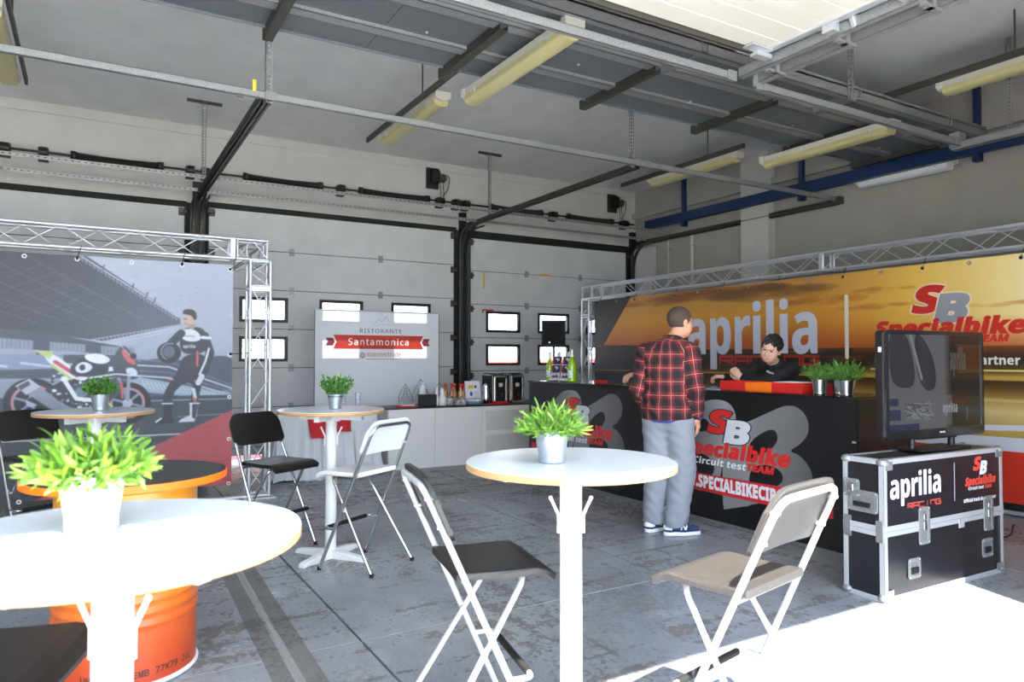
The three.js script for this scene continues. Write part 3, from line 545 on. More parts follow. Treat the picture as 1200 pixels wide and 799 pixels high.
  ell(c, 0.33, -1.39, 0.026, 0.026, '#262a33');
  // rider
  const K = '#2c303b', Wt = '#d5dae3';
  smooth(c, f([[0.7, 1.28], [0.74, 1.4], [0.92, 1.42], [0.94, 1.3], [0.9, 1.2], [0.84, 1.1], [0.8, 1.14], [0.74, 1.14], [0.66, 1.05], [0.64, 1.1]]), K);
  smooth(c, f([[0.72, 1.28], [0.82, 1.3], [0.72, 1.12], [0.66, 1.05], [0.64, 0.92], [0.57, 0.92], [0.58, 1.05], [0.63, 1.15]]), K); smooth(c, f([[0.82, 1.25], [0.92, 1.24], [0.9, 1.12], [0.87, 0.98], [0.86, 0.88], [0.79, 0.88], [0.81, 1.02], [0.83, 1.12]]), K);
  poly(c, f([[0.58, 0.95], [0.65, 0.95], [0.65, 0.82], [0.67, 0.78], [0.5, 0.77], [0.52, 0.8], [0.58, 0.83]]), '#23262f'); poly(c, f([[0.8, 0.95], [0.87, 0.95], [0.86, 0.83], [0.84, 0.78], [0.7, 0.78], [0.73, 0.81], [0.8, 0.84]]), '#d0d6e0'); poly(c, f([[0.82, 0.95], [0.87, 0.95], [0.85, 0.8], [0.82, 0.82]]), '#3a404d'); line(c, f([[0.57, 0.955], [0.65, 0.955]]), Wt, 0.014); line(c, f([[0.8, 0.95], [0.88, 0.95]]), Wt, 0.014); line(c, f([[0.52, 0.79], [0.56, 0.82]]), Wt, 0.016);
  line(c, f([[0.83, 1.08], [0.845, 1.0]]), Wt, 0.03); line(c, f([[0.835, 0.99], [0.845, 0.975]]), '#c05a5e', 0.03); line(c, f([[0.83, 1.16], [0.87, 1.15]]), '#c05a5e', 0.012); line(c, f([[0.61, 1.18], [0.66, 1.17]]), '#c07a7e', 0.012);
  smooth(c, f([[0.7, 1.5], [0.73, 1.64], [0.8, 1.66], [0.9, 1.66], [0.96, 1.56], [0.94, 1.42], [0.74, 1.4]]), K); smooth(c, f([[0.7, 1.6], [0.76, 1.65], [0.86, 1.63], [0.9, 1.55], [0.84, 1.52], [0.74, 1.53]]), Wt); poly(c, f([[0.72, 1.5], [0.87, 1.5], [0.87, 1.46], [0.73, 1.46]]), K); txt(c, 'aprilia', 0.735, -1.465, 0.11, 0.03, '#dde2ea'); txt(c, 'racing', 0.745, -1.57, 0.09, 0.014, '#5a6374');
  line(c, f([[0.92, 1.58], [0.97, 1.42], [0.93, 1.28], [0.88, 1.18]]), K, 0.075); line(c, f([[0.96, 1.46], [0.93, 1.34], [0.88, 1.22]]), Wt, 0.02); line(c, f([[0.86, 1.43], [0.86, 1.3]]), '#c05a5e', 0.02); line(c, f([[0.9, 1.2], [0.87, 1.14]]), Wt, 0.05); line(c, f([[0.9, 1.565], [0.97, 1.56]]), Wt, 0.03);
  line(c, f([[0.72, 1.6], [0.63, 1.5], [0.68, 1.42]]), K, 0.07); ell(c, 0.62, -1.42, 0.1, 0.095, '#23262f'); ell(c, 0.62, -1.43, 0.05, 0.055, '#525c6f'); c.beginPath(); c.arc(0.63, -1.43, 0.075, 2, 5); c.lineWidth = 0.012; c.strokeStyle = '#7e889b'; c.stroke();
  ell(c, 0.785, -1.72, 0.048, 0.066, '#b79c96', 0.25); smooth(c, f([[0.72, 1.78], [0.75, 1.83], [0.84, 1.82], [0.855, 1.74], [0.83, 1.72], [0.81, 1.77]]), '#2a2524'); poly(c, f([[0.78, 1.68], [0.84, 1.69], [0.83, 1.64], [0.79, 1.64]]), '#9b827c'); line(c, f([[0.745, 1.735], [0.762, 1.733]]), '#463936', 0.008); line(c, f([[0.752, 1.69], [0.772, 1.688]]), '#8c5f5c', 0.007);
  c.setTransform(1, 0, 0, 1, 0, 0); for (let i = 0; i < 9000; i++) { const v = rnd(); c.fillStyle = v < 0.5 ? 'rgba(20,24,34,.10)' : 'rgba(190,200,220,.08)'; c.fillRect(rnd() * W, rnd() * Hh, rr(2, 26), rr(1, 4)); } c.filter = 'blur(2px)'; c.drawImage(c.canvas, 0, 0); c.filter = 'none'; c.fillStyle = 'rgba(150,160,185,.07)'; c.fillRect(0, 0, W, Hh);
});
{
  const t = thing('printed_banner', 'large banner with a racing motorcycle and a standing rider, left of the truss column', 'banner', [0, 0, -7.235]);
  const g = new THREE.BoxGeometry(LB.x1 - LB.x0, LB.y1 - LB.y0, 0.004); g.translate((LB.x0 + LB.x1) / 2, (LB.y0 + LB.y1) / 2, 0);
  part(t, 'printed_sheet', g, [MT.paper, MT.paper, MT.paper, MT.paper, S(0xffffff, 0.5, 0, { map: leftBannerTex }), MT.paper]);
  const spots = [[-1.3, 2.25], [-0.9, 2.25], [-0.49, 2.25], [-0.11, 2.25], [0.31, 2.25], [0.72, 2.25], [1.14, 2.24], [1.145, 1.81], [1.145, 1.42], [1.145, 1.02], [1.145, 0.62], [1.145, 0.2], [-0.5, 0.19], [0.3, 0.19]];
  for (const [x, y] of spots) part(t, 'grommet', grommetGeo, MT.whitePaint, [x, y - 0.02, 0.003]);
  for (const [a, b] of [[[-0.11, 2.24], [-0.08, 2.34]], [[0.72, 2.24], [0.74, 2.34]], [[1.14, 2.22], [1.26, 2.31]], [[1.15, 1.41], [1.32, 1.42]], [[-1.3, 2.23], [-1.3, 2.34]]]) bungee(t, V(a[0], a[1], 0.01), V(b[0], b[1], 0.03));
}
// --- logo: slanted S and B over the team name
function teamLogo(c, o) { // S, B, W (team name), C, T: [x, baseline, width, capital height]
  const red = o.red || '#c22a22', e = o.edge;
  txt(c, 'S', ...o.S, red, { skew: 0.24, stroke: e, strokeW: 14, fat: 8 });
  txt(c, 'B', ...o.B, o.b || '#8c939f', { skew: 0.24, stroke: e, strokeW: 14, fat: 8 });
  txt(c, 'Specialbike', ...o.W, red, { skew: 0.24, stroke: e, strokeW: 6, fat: 8 });
  txt(c, 'Circuit test', ...o.C, o.white || '#f2f2f2', { skew: 0.24, stroke: e, strokeW: 5, fat: 3 });
  txt(c, 'TEAM', ...o.T, red, { skew: 0.24, stroke: e, strokeW: 5, fat: 8 });
}
const brand = (c, x, y, w, h, col) => txt(c, 'aprilia', x, y, w, h, col, { fat: 1, spacing: -3 });
function racing(c, x, y, w, h, col, lw) { // wide square letters
  const s = w / 6, q = h; c.save(); c.translate(x, y); c.strokeStyle = col; c.lineWidth = lw; c.lineJoin = 'miter';
  const L = (i, pts) => { c.beginPath(); pts.forEach(([a, b], k) => k ? c.lineTo(i * s + a * s * 0.82, -b * q) : c.moveTo(i * s + a * s * 0.82, -b * q)); c.stroke(); };
  L(0, [[0, 0], [0, 1], [1, 1], [1, 0.45], [0.3, 0.45], [1, 0]]); L(1, [[0, 0], [0, 1], [1, 1], [1, 0]]); L(1, [[0, 0.4], [1, 0.4]]); L(2, [[1, 1], [0, 1], [0, 0], [1, 0]]); L(3, [[0.5, 0], [0.5, 1]]); L(4, [[0, 0], [0, 1], [1, 1], [1, 0]]); L(5, [[1, 1], [0, 1], [0, 0], [1, 0], [1, 0.5], [0.5, 0.5]]);
  c.restore();
}
// --- right banner: sunset with the team lettering
const RB = { z0: -9.03, z1: -0.9, y0: 0.12, y1: 2.27 };
const rightBannerTex = canvasTex(2048, 542, (c, W, Hh) => {
  const s = W / (RB.z1 - RB.z0); c.setTransform(s, 0, 0, s, -RB.z0 * s, RB.y1 * s); const f = (pts) => pts.map(([x, y]) => [x, -y]);
  const g = c.createLinearGradient(0, -2.27, 0, -1.47); g.addColorStop(0, '#a97c3c'); g.addColorStop(0.45, '#c98f2e'); g.addColorStop(1, '#b9661f'); c.fillStyle = g; c.fillRect(-9.2, -2.4, 9, 1.0);
  const g2 = c.createRadialGradient(-2.5, -1.95, 0.1, -2.5, -1.95, 2.6); g2.addColorStop(0, 'rgba(255,250,238,1)'); g2.addColorStop(0.2, 'rgba(248,226,160,.95)'); g2.addColorStop(0.55, 'rgba(240,200,92,.75)'); g2.addColorStop(1, 'rgba(225,165,60,0)'); c.fillStyle = g2; c.fillRect(-9.2, -2.4, 9, 1.0);
  const cloud = (x, y, a, b, col, n = 26) => { for (let i = 0; i < n; i++) { const u = rr(-1, 1); ell(c, x + u * a, -y + rr(-1, 1) * b * 0.6 * (1 - u * u), rr(0.15, 0.4) * a, rr(0.2, 0.5) * b, col); } };
  cloud(-6.6, 2.2, 1.0, 0.1, 'rgba(96,58,28,.16)', 60); cloud(-5.7, 2.14, 0.8, 0.12, 'rgba(96,58,28,.13)', 50); cloud(-7.6, 2.15, 0.7, 0.08, 'rgba(110,66,30,.12)', 40); cloud(-5.0, 2.0, 0.5, 0.08, 'rgba(150,86,30,.14)', 34); cloud(-4.4, 1.9, 0.35, 0.05, 'rgba(150,86,30,.14)', 24); cloud(-4.3, 2.06, 0.3, 0.05, 'rgba(150,86,30,.12)', 20); cloud(-3.2, 1.85, 0.5, 0.03, 'rgba(200,130,50,.2)', 20); cloud(-7.5, 1.75, 1.2, 0.05, 'rgba(200,110,50,.10)', 30);
  const g3 = c.createLinearGradient(0, -1.75, 0, -1.47); g3.addColorStop(0, 'rgba(176,84,34,0)'); g3.addColorStop(1, 'rgba(160,72,32,.8)'); c.fillStyle = g3; c.fillRect(-9.2, -1.75, 9, 0.3);
  // dark ground, streaks and road
  const bands = [[1.48, '#7c3c16'], [1.42, '#46270f'], [1.34, '#2c1d0e'], [1.24, '#6d5518'], [1.19, '#c9ab4c'], [1.165, '#3b2a12'], [1.12, '#55391a'], [1.05, '#8a6a2c'], [0.98, '#b79b55'], [0.9, '#d8c48a'], [0.78, '#c2a75e'], [0.62, '#ab8b45']];
  const gb = c.createLinearGradient(0, -1.48, 0, -0.56); for (const [y, col] of bands) gb.addColorStop((1.48 - y) / 0.92, col); c.fillStyle = gb; c.fillRect(-9.2, -1.48, 9, 0.95);
  c.fillStyle = 'rgba(28,18,12,.55)'; c.fillRect(-9.2, -1.48, 4.6, 0.6); for (let i = 0; i < 60; i++) ell(c, rr(-8, -4.5), -rr(1.22, 1.46), rr(0.1, 0.3), rr(0.008, 0.03), ['rgba(190,130,50,.28)', 'rgba(20,12,8,.35)', 'rgba(120,140,120,.18)'][i % 3]);
  line(c, f([[-9.1, 1.185], [-0.9, 1.185]]), '#b88c3e', 0.022); line(c, f([[-4.4, 1.26], [-0.9, 1.26]]), '#e0cf86', 0.016); line(c, f([[-9, 1.0], [-0.9, 1.0]]), 'rgba(225,200,130,.5)', 0.03);
  line(c, f([[-5, 0.68], [-3.2, 0.76], [-0.9, 0.9]]), '#dde0ea', 0.05); line(c, f([[-5, 0.58], [-3.2, 0.62], [-0.9, 0.66]]), '#d8dce8', 0.12);
  c.fillStyle = '#c8321f'; c.fillRect(-9.2, -0.56, 9, 0.6); 
  poly(c, f([[-9.2, 2.4], [-8.12, 2.4], [-8.14, 2.28], [-8.8, 1.57], [-7.4, 1.55], [-7.4, 1.2], [-7.4, 0.1], [-9.2, 0.1]]), '#1d1c1e');
  line(c, f([[-9.1, 1.185], [-7.0, 1.185]]), '#8d6a35', 0.014);
  brand(c, -7.02, -1.43, 2.03, 0.585, '#d9dcec'); racing(c, -6.42, -1.3, 1.46, 0.09, '#c02a1c', 0.028);
  line(c, f([[-4.665, 2.02], [-4.665, 1.38]]), '#efe6dc', 0.045);
  teamLogo(c, { b: '#8f939c', red: '#bf2418', edge: '#f3e2c4', S: [-3.98, -1.81, 0.27, 0.24], B: [-3.79, -1.71, 0.32, 0.25], W: [-4.36, -1.59, 1.36, 0.14], C: [-4.3, -1.515, 0.86, 0.06], T: [-3.4, -1.515, 0.27, 0.06] });
  txt(c, 'Official track days partner', -4.36, -1.315, 1.32, 0.075, '#f6f2ea', { fat: 2 });
});
{
  const t = thing('printed_banner', 'long orange sunset banner with white lettering, behind the black counter', 'banner', [6.86, 0, 0]);
  const g = new THREE.BoxGeometry(RB.z1 - RB.z0, RB.y1 - RB.y0, 0.004); g.rotateY(-Math.PI / 2); g.translate(0, (RB.y0 + RB.y1) / 2, (RB.z0 + RB.z1) / 2);
  part(t, 'printed_sheet', g, [MT.paper, MT.paper, MT.paper, MT.paper, S(0xffffff, 0.5, 0, { map: rightBannerTex }), MT.paper]);
  let i = 0; for (let z = -8.9; z < -1; z += 0.42, i++) { part(t, 'grommet', grommetGeo, MT.zinc, [-0.004, 2.235, z], [0, Math.PI / 2, 0]); if (i % 2 === 0) bungee(t, V(-0.008, 2.23, z), V(0.02, 2.33, z + 0.02)); }
}
// --- translucent roll-up poster behind the white counter
{
  const tex = canvasTex(1024, 1220, (c, W, Hh) => {
    const s = W / 1.7; c.scale(s, s); c.fillStyle = '#eef0f4'; c.fillRect(0, 0, 2, 3);
    line(c, [[0.78, 0.16], [0.84, 0.09], [0.88, 0.13], [0.94, 0.06], [0.98, 0.12]], '#b9bcc2', 0.008); line(c, [[0.8, 0.18], [0.9, 0.16], [1.0, 0.17]], '#c4c7cc', 0.006); c.beginPath(); c.arc(0.86, 0.05, 0.03, 3.2, 7); c.strokeStyle = '#c4c7cc'; c.lineWidth = 0.006; c.stroke();
    txt(c, 'RISTORANTE', 0.57, 0.28, 0.6, 0.055, '#3b3b3f', { weight: 'normal', spacing: 8 });
    const red = '#bf3a2c', dk = '#7d3037';
    poly(c, [[0.13, 0.35], [0.22, 0.35], [0.25, 0.4], [0.22, 0.45], [0.13, 0.45], [0.16, 0.4]], dk); poly(c, [[1.57, 0.35], [1.48, 0.35], [1.45, 0.4], [1.48, 0.45], [1.57, 0.45], [1.54, 0.4]], dk);
    poly(c, [[0.23, 0.31], [1.47, 0.31], [1.43, 0.4], [1.47, 0.49], [0.23, 0.49], [0.27, 0.4]], red); txt(c, 'Santamonica', 0.42, 0.44, 0.86, 0.085, '#f6f1ea', { weight: 'normal', spacing: 10, fat: 2 });
    c.beginPath(); c.arc(0.615, 0.575, 0.034, 0, 7); c.strokeStyle = '#8a8c90'; c.lineWidth = 0.012; c.stroke(); c.beginPath(); c.arc(0.615, 0.575, 0.015, 0, 7); c.stroke();
    txt(c, 'summertrade', 0.67, 0.59, 0.48, 0.06, '#b0584e', { weight: 'normal', font: 'serif' }); c.fillStyle = '#77797e'; for (let i = 0; i < 11; i++) c.fillRect(0.67 + i * 0.044, 0.62, 0.036, 0.008);
  });
  const t = thing('rollup_poster', 'white restaurant poster with a red ribbon, standing behind the white counter', 'poster', [3.29, 0, -9.0]);
  const mat = P(0xffffff, 0.75, 0, { map: tex, transmission: 0.35, thickness: 0 });
  const g = new THREE.PlaneGeometry(1.7, 2.02); g.translate(0, 0.97, 0); part(t, 'printed_sheet', g, mat);
  rodPart(t, 'top_rail', V(-0.86, 1.985, 0), V(0.86, 1.985, 0), 0.009, MT.aluminium); for (const x of [-0.86, 0.86]) rodPart(t, 'side_pole', V(x, 0.02, -0.005), V(x, 1.985, -0.005), 0.006, MT.zincDull);
  part(t, 'base', rbox(1.76, 0.07, 0.2, 0.02), MT.aluminium, [0, 0.036, -0.03]);
}
// ---------------------------------------------------------------- round bar tables
const plyEdge = S(0xb08c5e, 0.6), stoolPly = S(0xcaa878, 0.55);
const tableTopMat = P(0xd6dade, 0.3, 0, { clearcoat: 0.4, clearcoatRoughness: 0.2 });
function barTable(label, x, z, turn, topMat = tableTopMat) {
  const t = thing('bar_table', label, 'table', [x, 0, z], turn, 'round white bar tables'), r = 0.36;
  const top = lathe([[0.001, 1.0185], [r - 0.004, 1.0185], [r - 0.001, 1.017], [r, 1.0145]], 72); part(t, 'tabletop', top, topMat);
  part(t, 'table_edge', lathe([[0.001, 0.993], [r - 0.003, 0.993], [r + 0.0005, 0.996], [r + 0.0005, 1.0145]], 72), plyEdge);
  part(t, 'pole', cyl(0.038, 0.038, 0.95, 28), MT.whitePaint, [0, 0.51, 0]);
  const arm = merge([boxAt(0, 0.23, 0.945, 0.99, -0.018, 0.018), boxAt(0, 0.06, 0.935, 0.95, -0.02, 0.02)]); part(t, 'mount', cyl(0.05, 0.05, 0.012, 24), MT.whitePaint, [0, 0.986, 0]);
  for (let k = 0; k < 4; k++) part(t, 'top_arm', arm, MT.whitePaint, [0, 0, 0], [0, k * Math.PI / 2 + 0.6, 0]);
  const hs = merge([rod(V(0.042, 0.77, 0), V(0.042, 0.835, 0), 0.0065, 8), rod(V(0.042, 0.83, 0), V(0.07, 0.89, 0), 0.0058, 8), (() => { const s = new THREE.SphereGeometry(0.0075, 8, 6); s.translate(0.07, 0.89, 0); return s; })()]);
  for (let k = 0; k < 2; k++) part(t, 'bag_hook', hs, MT.whitePaint, [0, 0, 0], [0, k * Math.PI - turn - 0.53, 0]);
  const fs = new THREE.Shape(); fs.moveTo(0, 0); fs.lineTo(0, 0.055); fs.lineTo(0.06, 0.05); fs.lineTo(0.27, 0.026); fs.lineTo(0.285, 0.014); fs.lineTo(0.285, 0.006); fs.lineTo(0.24, 0.006); fs.closePath();
  const fg = extrude(fs, 0.044, 0.006); fg.translate(0, 0, -0.022);
  for (let k = 0; k < 4; k++) { const leg = part(t, 'foot', fg, MT.whitePaint, [0, 0.001, 0], [0, k * Math.PI / 2 + 0.35, 0]); part(leg, 'glide', cyl(0.016, 0.016, 0.008, 12), MT.rubber, [0.262, 0.003, 0]); }
  return t;
}
barTable('round white bar table closest to the camera, its near half bright with sunlight', 0.045, -1.645, 0.1);
barTable('round white bar table in the middle, before the man in the plaid shirt', 1.43, -2.02, 0.4);
barTable('round white bar table standing in front of the cloth-covered side table', 1.44, -4.89, 0.25);
barTable('round bar table in front of the motorcycle banner, behind the orange drum', 0.033, -5.55, 0.2);
// ---------------------------------------------------------------- folding bar stools
const woodTex = dataTex(512, 512, (x, y) => { const v = 0.5 + 0.5 * Math.sin((x * 9 + n8(x * 0.6, y * 0.25) * 5 + n64(x, y * 0.2) * 0.8) * 6.283), w = n128(x * 2, y * 0.12); const k = 0.8 + 0.12 * v + 0.2 * w; return [55 * k, 52 * k, 50 * k]; });
woodTex.repeat.set(2.2, 2.2);
const blackPly = P(0x726e6c, 0.42, 0, { map: woodTex, clearcoat: 0.25, clearcoatRoughness: 0.4 }), sunlitBlackPly = P(0xffffff, 0.5, 0, { map: woodTex, clearcoat: 0.15, clearcoatRoughness: 0.5 }), whitePly = S(0xeceef0, 0.4);  // black ply twice: the second copy carries sunlight in its lighter colour
const frontZ = (y) => -0.205 + 0.44 * y;
const seatGeo = (() => { // pressed plywood: flat with a rolled front lip and a slight hollow
  const s = new THREE.Shape(), prof = [[0.085, 0.618], [0.04, 0.614], [-0.1, 0.612], [-0.2, 0.614], [-0.235, 0.606], [-0.26, 0.588]];
  const n = prof.map((p, i) => { const a = prof[Math.max(0, i - 1)], b = prof[Math.min(prof.length - 1, i + 1)], l = Math.hypot(b[0] - a[0], b[1] - a[1]); return [-(b[1] - a[1]) / l, (b[0] - a[0]) / l]; });
  prof.forEach(([z, y], i) => i ? s.lineTo(-z - n[i][0] * -0.0, y) : s.moveTo(-z, y)); for (let i = prof.length - 1; i >= 0; i--) s.lineTo(-prof[i][0] + (i === prof.length - 1 ? 0.006 : 0), prof[i][1] + 0.016);
  s.closePath(); const g = extrude(s, 0.37, 0.006, 6); g.translate(0, 0, -0.185); g.rotateY(Math.PI / 2); // x along the width
  const p = g.attributes.position; for (let i = 0; i < p.count; i++) { const x = p.getX(i), z = p.getZ(i), w = 1 + 0.06 * Math.max(0, -z / 0.25); p.setX(i, x * w); }
  g.computeVertexNormals(); return metreUV(g);
})();
const backGeo = (() => { // curved back board with rounded corners, hollow towards the sitter
  const s = new THREE.Shape(); s.moveTo(-0.19, 0.0); s.quadraticCurveTo(0, 0.03, 0.19, 0.0); s.lineTo(0.195, 0.11); s.quadraticCurveTo(0.19, 0.17, 0.13, 0.178); s.quadraticCurveTo(0, 0.187, -0.13, 0.178); s.quadraticCurveTo(-0.19, 0.17, -0.195, 0.11); s.closePath();
  let g = extrude(s, 0.014, 0.005); const q = new THREE.BoxGeometry(0.45, 0.19, 0.016, 24, 8, 1);
  // a fine grid cut to the outline, then bent
  const pos = q.attributes.position; for (let i = 0; i < pos.count; i++) {
    let x = pos.getX(i), y = pos.getY(i) + 0.095, z = pos.getZ(i); const k = Math.abs(x) / 0.225, top = 0.224 - 0.075 * Math.pow(Math.max(0, k - 0.6) / 0.4, 2.4), bot = 0.004 * (1 - k * k) + 0.03 * Math.pow(Math.max(0, k - 0.8) / 0.2, 2);
    y = bot + (top - bot) * (y / 0.19); z += 0.012 * k * k + 0.44 * (y - 0.09) ; pos.setXYZ(i, x, y, z);
  }
  q.computeVertexNormals(); return metreUV(q);
})();
const backTube = pipe([V(-0.235, 0.008, frontZ(0)), V(-0.2, 0.94, frontZ(0.94)), V(0.2, 0.94, frontZ(0.94)), V(0.235, 0.008, frontZ(0))], 0.0115, 0.07, 12);
const seatTube = pipe([V(-0.215, 0.008, 0.205), V(-0.165, 0.598, -0.165), V(0.165, 0.598, -0.165), V(0.215, 0.008, 0.205)], 0.0105, 0.05, 12);
const restTube = pipe([V(-0.226, 0.27, frontZ(0.27)), V(-0.226, 0.27, frontZ(0.27) - 0.085), V(0.226, 0.27, frontZ(0.27) - 0.085), V(0.226, 0.27, frontZ(0.27))], 0.0095, 0.03, 10);
const glideGeo = cyl(0.0135, 0.0135, 0.024, 12);
function stool(label, x, z, fx, fz, mats) { // fx, fz: the way the sitter looks
  const t = thing('bar_stool', label, 'stool', [x, 0, z], Math.atan2(-fx, -fz), 'folding bar stools');
  part(t, 'seat', seatGeo, mats.seat); if (mats.edge) part(t, 'seat_edge', merge([boxAt(-0.19, 0.19, 0.604, 0.612, -0.2, 0.07)]), mats.edge);
  part(t, 'backrest', backGeo, mats.back, [0, 0.748, frontZ(0.838) - 0.031]);
  part(t, 'back_frame', backTube, mats.tube); part(t, 'seat_frame', seatTube, mats.tube); part(t, 'seat_rail', rod(V(-0.205, 0.6, frontZ(0.6)), V(0.205, 0.6, frontZ(0.6)), 0.008, 10), mats.tube);
  const fr = part(t, 'footrest', restTube, mats.tube); part(fr, 'footrest_sleeve', rod(V(-0.19, 0.27, frontZ(0.27) - 0.085), V(0.19, 0.27, frontZ(0.27) - 0.085), 0.0135, 12), MT.rubber);
  for (const [gx, gz] of [[-0.235, frontZ(0)], [0.235, frontZ(0)], [-0.215, 0.205], [0.215, 0.205]]) part(t, 'glide', glideGeo, MT.rubber, [gx, 0.012, gz]);
  for (const sx of [-1, 1]) { part(t, 'pivot_bolt', rod(V(sx * 0.225, 0.385, frontZ(0.385)), V(sx * 0.18, 0.385, frontZ(0.385)), 0.006, 8), MT.satinSteel); for (const y of [0.8, 0.9]) part(t, 'screw', rod(V(sx * 0.2, y, frontZ(y) + 0.014), V(sx * 0.2, y, frontZ(y) - 0.022), 0.007, 10), MT.satinSteel); }
  return t;
}
const SM = { black: { seat: blackPly, back: blackPly, tube: MT.chrome }, white: { seat: whitePly, back: whitePly, tube: MT.chrome, edge: stoolPly }, grey: { seat: sunlitBlackPly, back: sunlitBlackPly, tube: S(0xdcdee0, 0.35, 0.35) } };  // grey entry: a black stool with sunlight put into the ply colour
stool('black folding bar stool with chrome legs beside the middle white table', 1.205, -2.36, 0.98, 0.2, { ...SM.black, tube: S(0xe4e5e8, 0.3, 0.4) });
stool('folding bar stool with a dark wooden seat lit by the sun, before the flight case', 1.95, -1.69, -0.2, -0.98, SM.grey);
stool('white folding bar stool seen from behind, at the table before the cloth-covered side table', 1.6, -4.59, -0.53, -0.85, SM.white);
stool('black folding bar stool beside the truss column, facing the small potted plant', 1.135, -5.34, 0.5, 0.865, SM.black);
stool('black folding bar stool before the banner motorcycle, cut by the left frame edge', -0.335, -6.5, 0.5, 0.865, SM.black);
stool('black folding bar stool cut off by the bottom left corner, under the nearest table', -0.275, -2.22, 0.95, 0.3, SM.black);
// ---------------------------------------------------------------- orange drum table
{
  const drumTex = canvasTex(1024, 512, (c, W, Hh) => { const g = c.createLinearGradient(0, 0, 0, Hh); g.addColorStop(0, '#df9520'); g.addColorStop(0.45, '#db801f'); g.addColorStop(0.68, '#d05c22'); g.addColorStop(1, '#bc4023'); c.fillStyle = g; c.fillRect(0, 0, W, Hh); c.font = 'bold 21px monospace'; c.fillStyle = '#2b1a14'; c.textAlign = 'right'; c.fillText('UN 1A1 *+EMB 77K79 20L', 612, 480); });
  const t = thing('oil_drum', 'orange steel oil drum that carries a black round board', 'drum', [0.152, 0, -3.62], 0.43 - Math.PI);
  const pts = [[0.001, 0.012], [0.275, 0.012], [0.283, 0.02]]; for (let i = 0; i <= 120; i++) { const y = 0.02 + 0.79 * i / 120; let r = 0.283; for (const [c0, a, w] of [[0.26, 0.008, 0.013], [0.31, 0.008, 0.013], [0.36, 0.008, 0.013], [0.42, 0.014, 0.018], [0.62, 0.013, 0.018]]) r += a * Math.exp(-Math.pow((y - c0) / w, 2)); pts.push([r, y]); }
  const g = lathe(pts, 72), uv = g.attributes.uv, p = g.attributes.position; for (let i = 0; i < p.count; i++) uv.setY(i, p.getY(i) / 0.83);
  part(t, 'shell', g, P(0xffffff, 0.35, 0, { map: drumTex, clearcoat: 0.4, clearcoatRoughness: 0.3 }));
  const ring = new THREE.TorusGeometry(0.285, 0.01, 10, 72); ring.rotateX(Math.PI / 2); part(t, 'bottom_rim', ring, MT.whitePaint, [0, 0.012, 0]); part(t, 'top_rim', ring, S(0xf09a22, 0.4), [0, 0.815, 0]);
  const b = thing('round_board', 'round black tabletop board with an orange edge lying on the drum', 'tabletop', [0.152, 0.826, -3.62]);
  part(b, 'board', lathe([[0.001, 0.001], [0.4, 0.001], [0.405, 0.004], [0.405, 0.03], [0.402, 0.034], [0.001, 0.034]], 80), S(0x242529, 0.5)); part(b, 'edge_band', lathe([[0.4045, 0.002], [0.4085, 0.004], [0.4085, 0.031], [0.4045, 0.0345]], 80), MT.orange);
}
// ---------------------------------------------------------------- black promotion counter with printed front panels
const laminate = P(0x141416, 0.38, 0, { clearcoat: 0.2, clearcoatRoughness: 0.4 });
const counterTex = canvasTex(1672, 872, (c, W, Hh) => {
  const s = W / 2.09; c.setTransform(s, 0, 0, s, 5.06 * s, 1.09 * s); const f = (pts) => pts.map(([x, y]) => [x, -y]);
  c.fillStyle = '#161617'; c.fillRect(-6, -2, 4, 4);
  const g = c.createLinearGradient(-4.6, 0, -3.3, 0); g.addColorStop(0, '#58595a'); g.addColorStop(0.35, '#8d8f92'); g.addColorStop(0.6, '#7a7b7d'); g.addColorStop(1, '#5c5c5d');
  smooth(c, f([[-4.75, 0.62], [-4.55, 0.86], [-4.4, 1.0], [-4.2, 1.035], [-4.06, 1.0], [-4.0, 0.88], [-4.06, 0.7], [-4.16, 0.5], [-4.2, 0.3], [-4.4, 0.2], [-4.7, 0.3]]), g);
  smooth(c, f([[-4.12, 0.8], [-3.93, 0.845], [-3.7, 0.95], [-3.5, 1.035], [-3.36, 0.97], [-3.33, 0.83], [-3.41, 0.73], [-3.52, 0.67], [-3.42, 0.655], [-3.32, 0.56], [-3.3, 0.42], [-3.42, 0.33], [-3.6, 0.28], [-3.88, 0.2], [-4.15, 0.105], [-4.16, 0.2], [-4.16, 0.5]]), g);
  poly(c, f([[-4.15, 0.11], [-3.88, 0.19], [-3.88, 0.84], [-4.15, 0.78]]), '#85878a');
  smooth(c, f([[-3.885, 0.7], [-3.74, 0.8], [-3.64, 0.83], [-3.6, 0.76], [-3.66, 0.67], [-3.8, 0.6], [-3.9, 0.55]]), '#161617'); smooth(c, f([[-3.88, 0.5], [-3.7, 0.55], [-3.56, 0.5], [-3.58, 0.4], [-3.75, 0.34], [-3.89, 0.3]]), '#161617'); ell(c, -4.42, -0.44, 0.17, 0.11, '#161617'); ell(c, -4.4, -0.8, 0.1, 0.06, '#161617');
  teamLogo(c, { red: '#cc2a26', b: '#d7dbe0', edge: '#26262a', white: '#e8eaee', S: [-4.33, -0.75, 0.24, 0.18], B: [-4.17, -0.675, 0.28, 0.18], W: [-4.61, -0.545, 1.1, 0.115], C: [-4.5, -0.465, 0.58, 0.055], T: [-3.92, -0.47, 0.27, 0.055] });
  poly(c, f([[-5.0, 0.37], [-3.15, 0.395], [-3.15, 0.225], [-5.0, 0.23]]), '#c3272a'); txt(c, 'WWW.SPECIALBIKECIRCUIT', -4.75, -0.262, 1.36, 0.1, '#eef0f4', { fat: 7 });
});
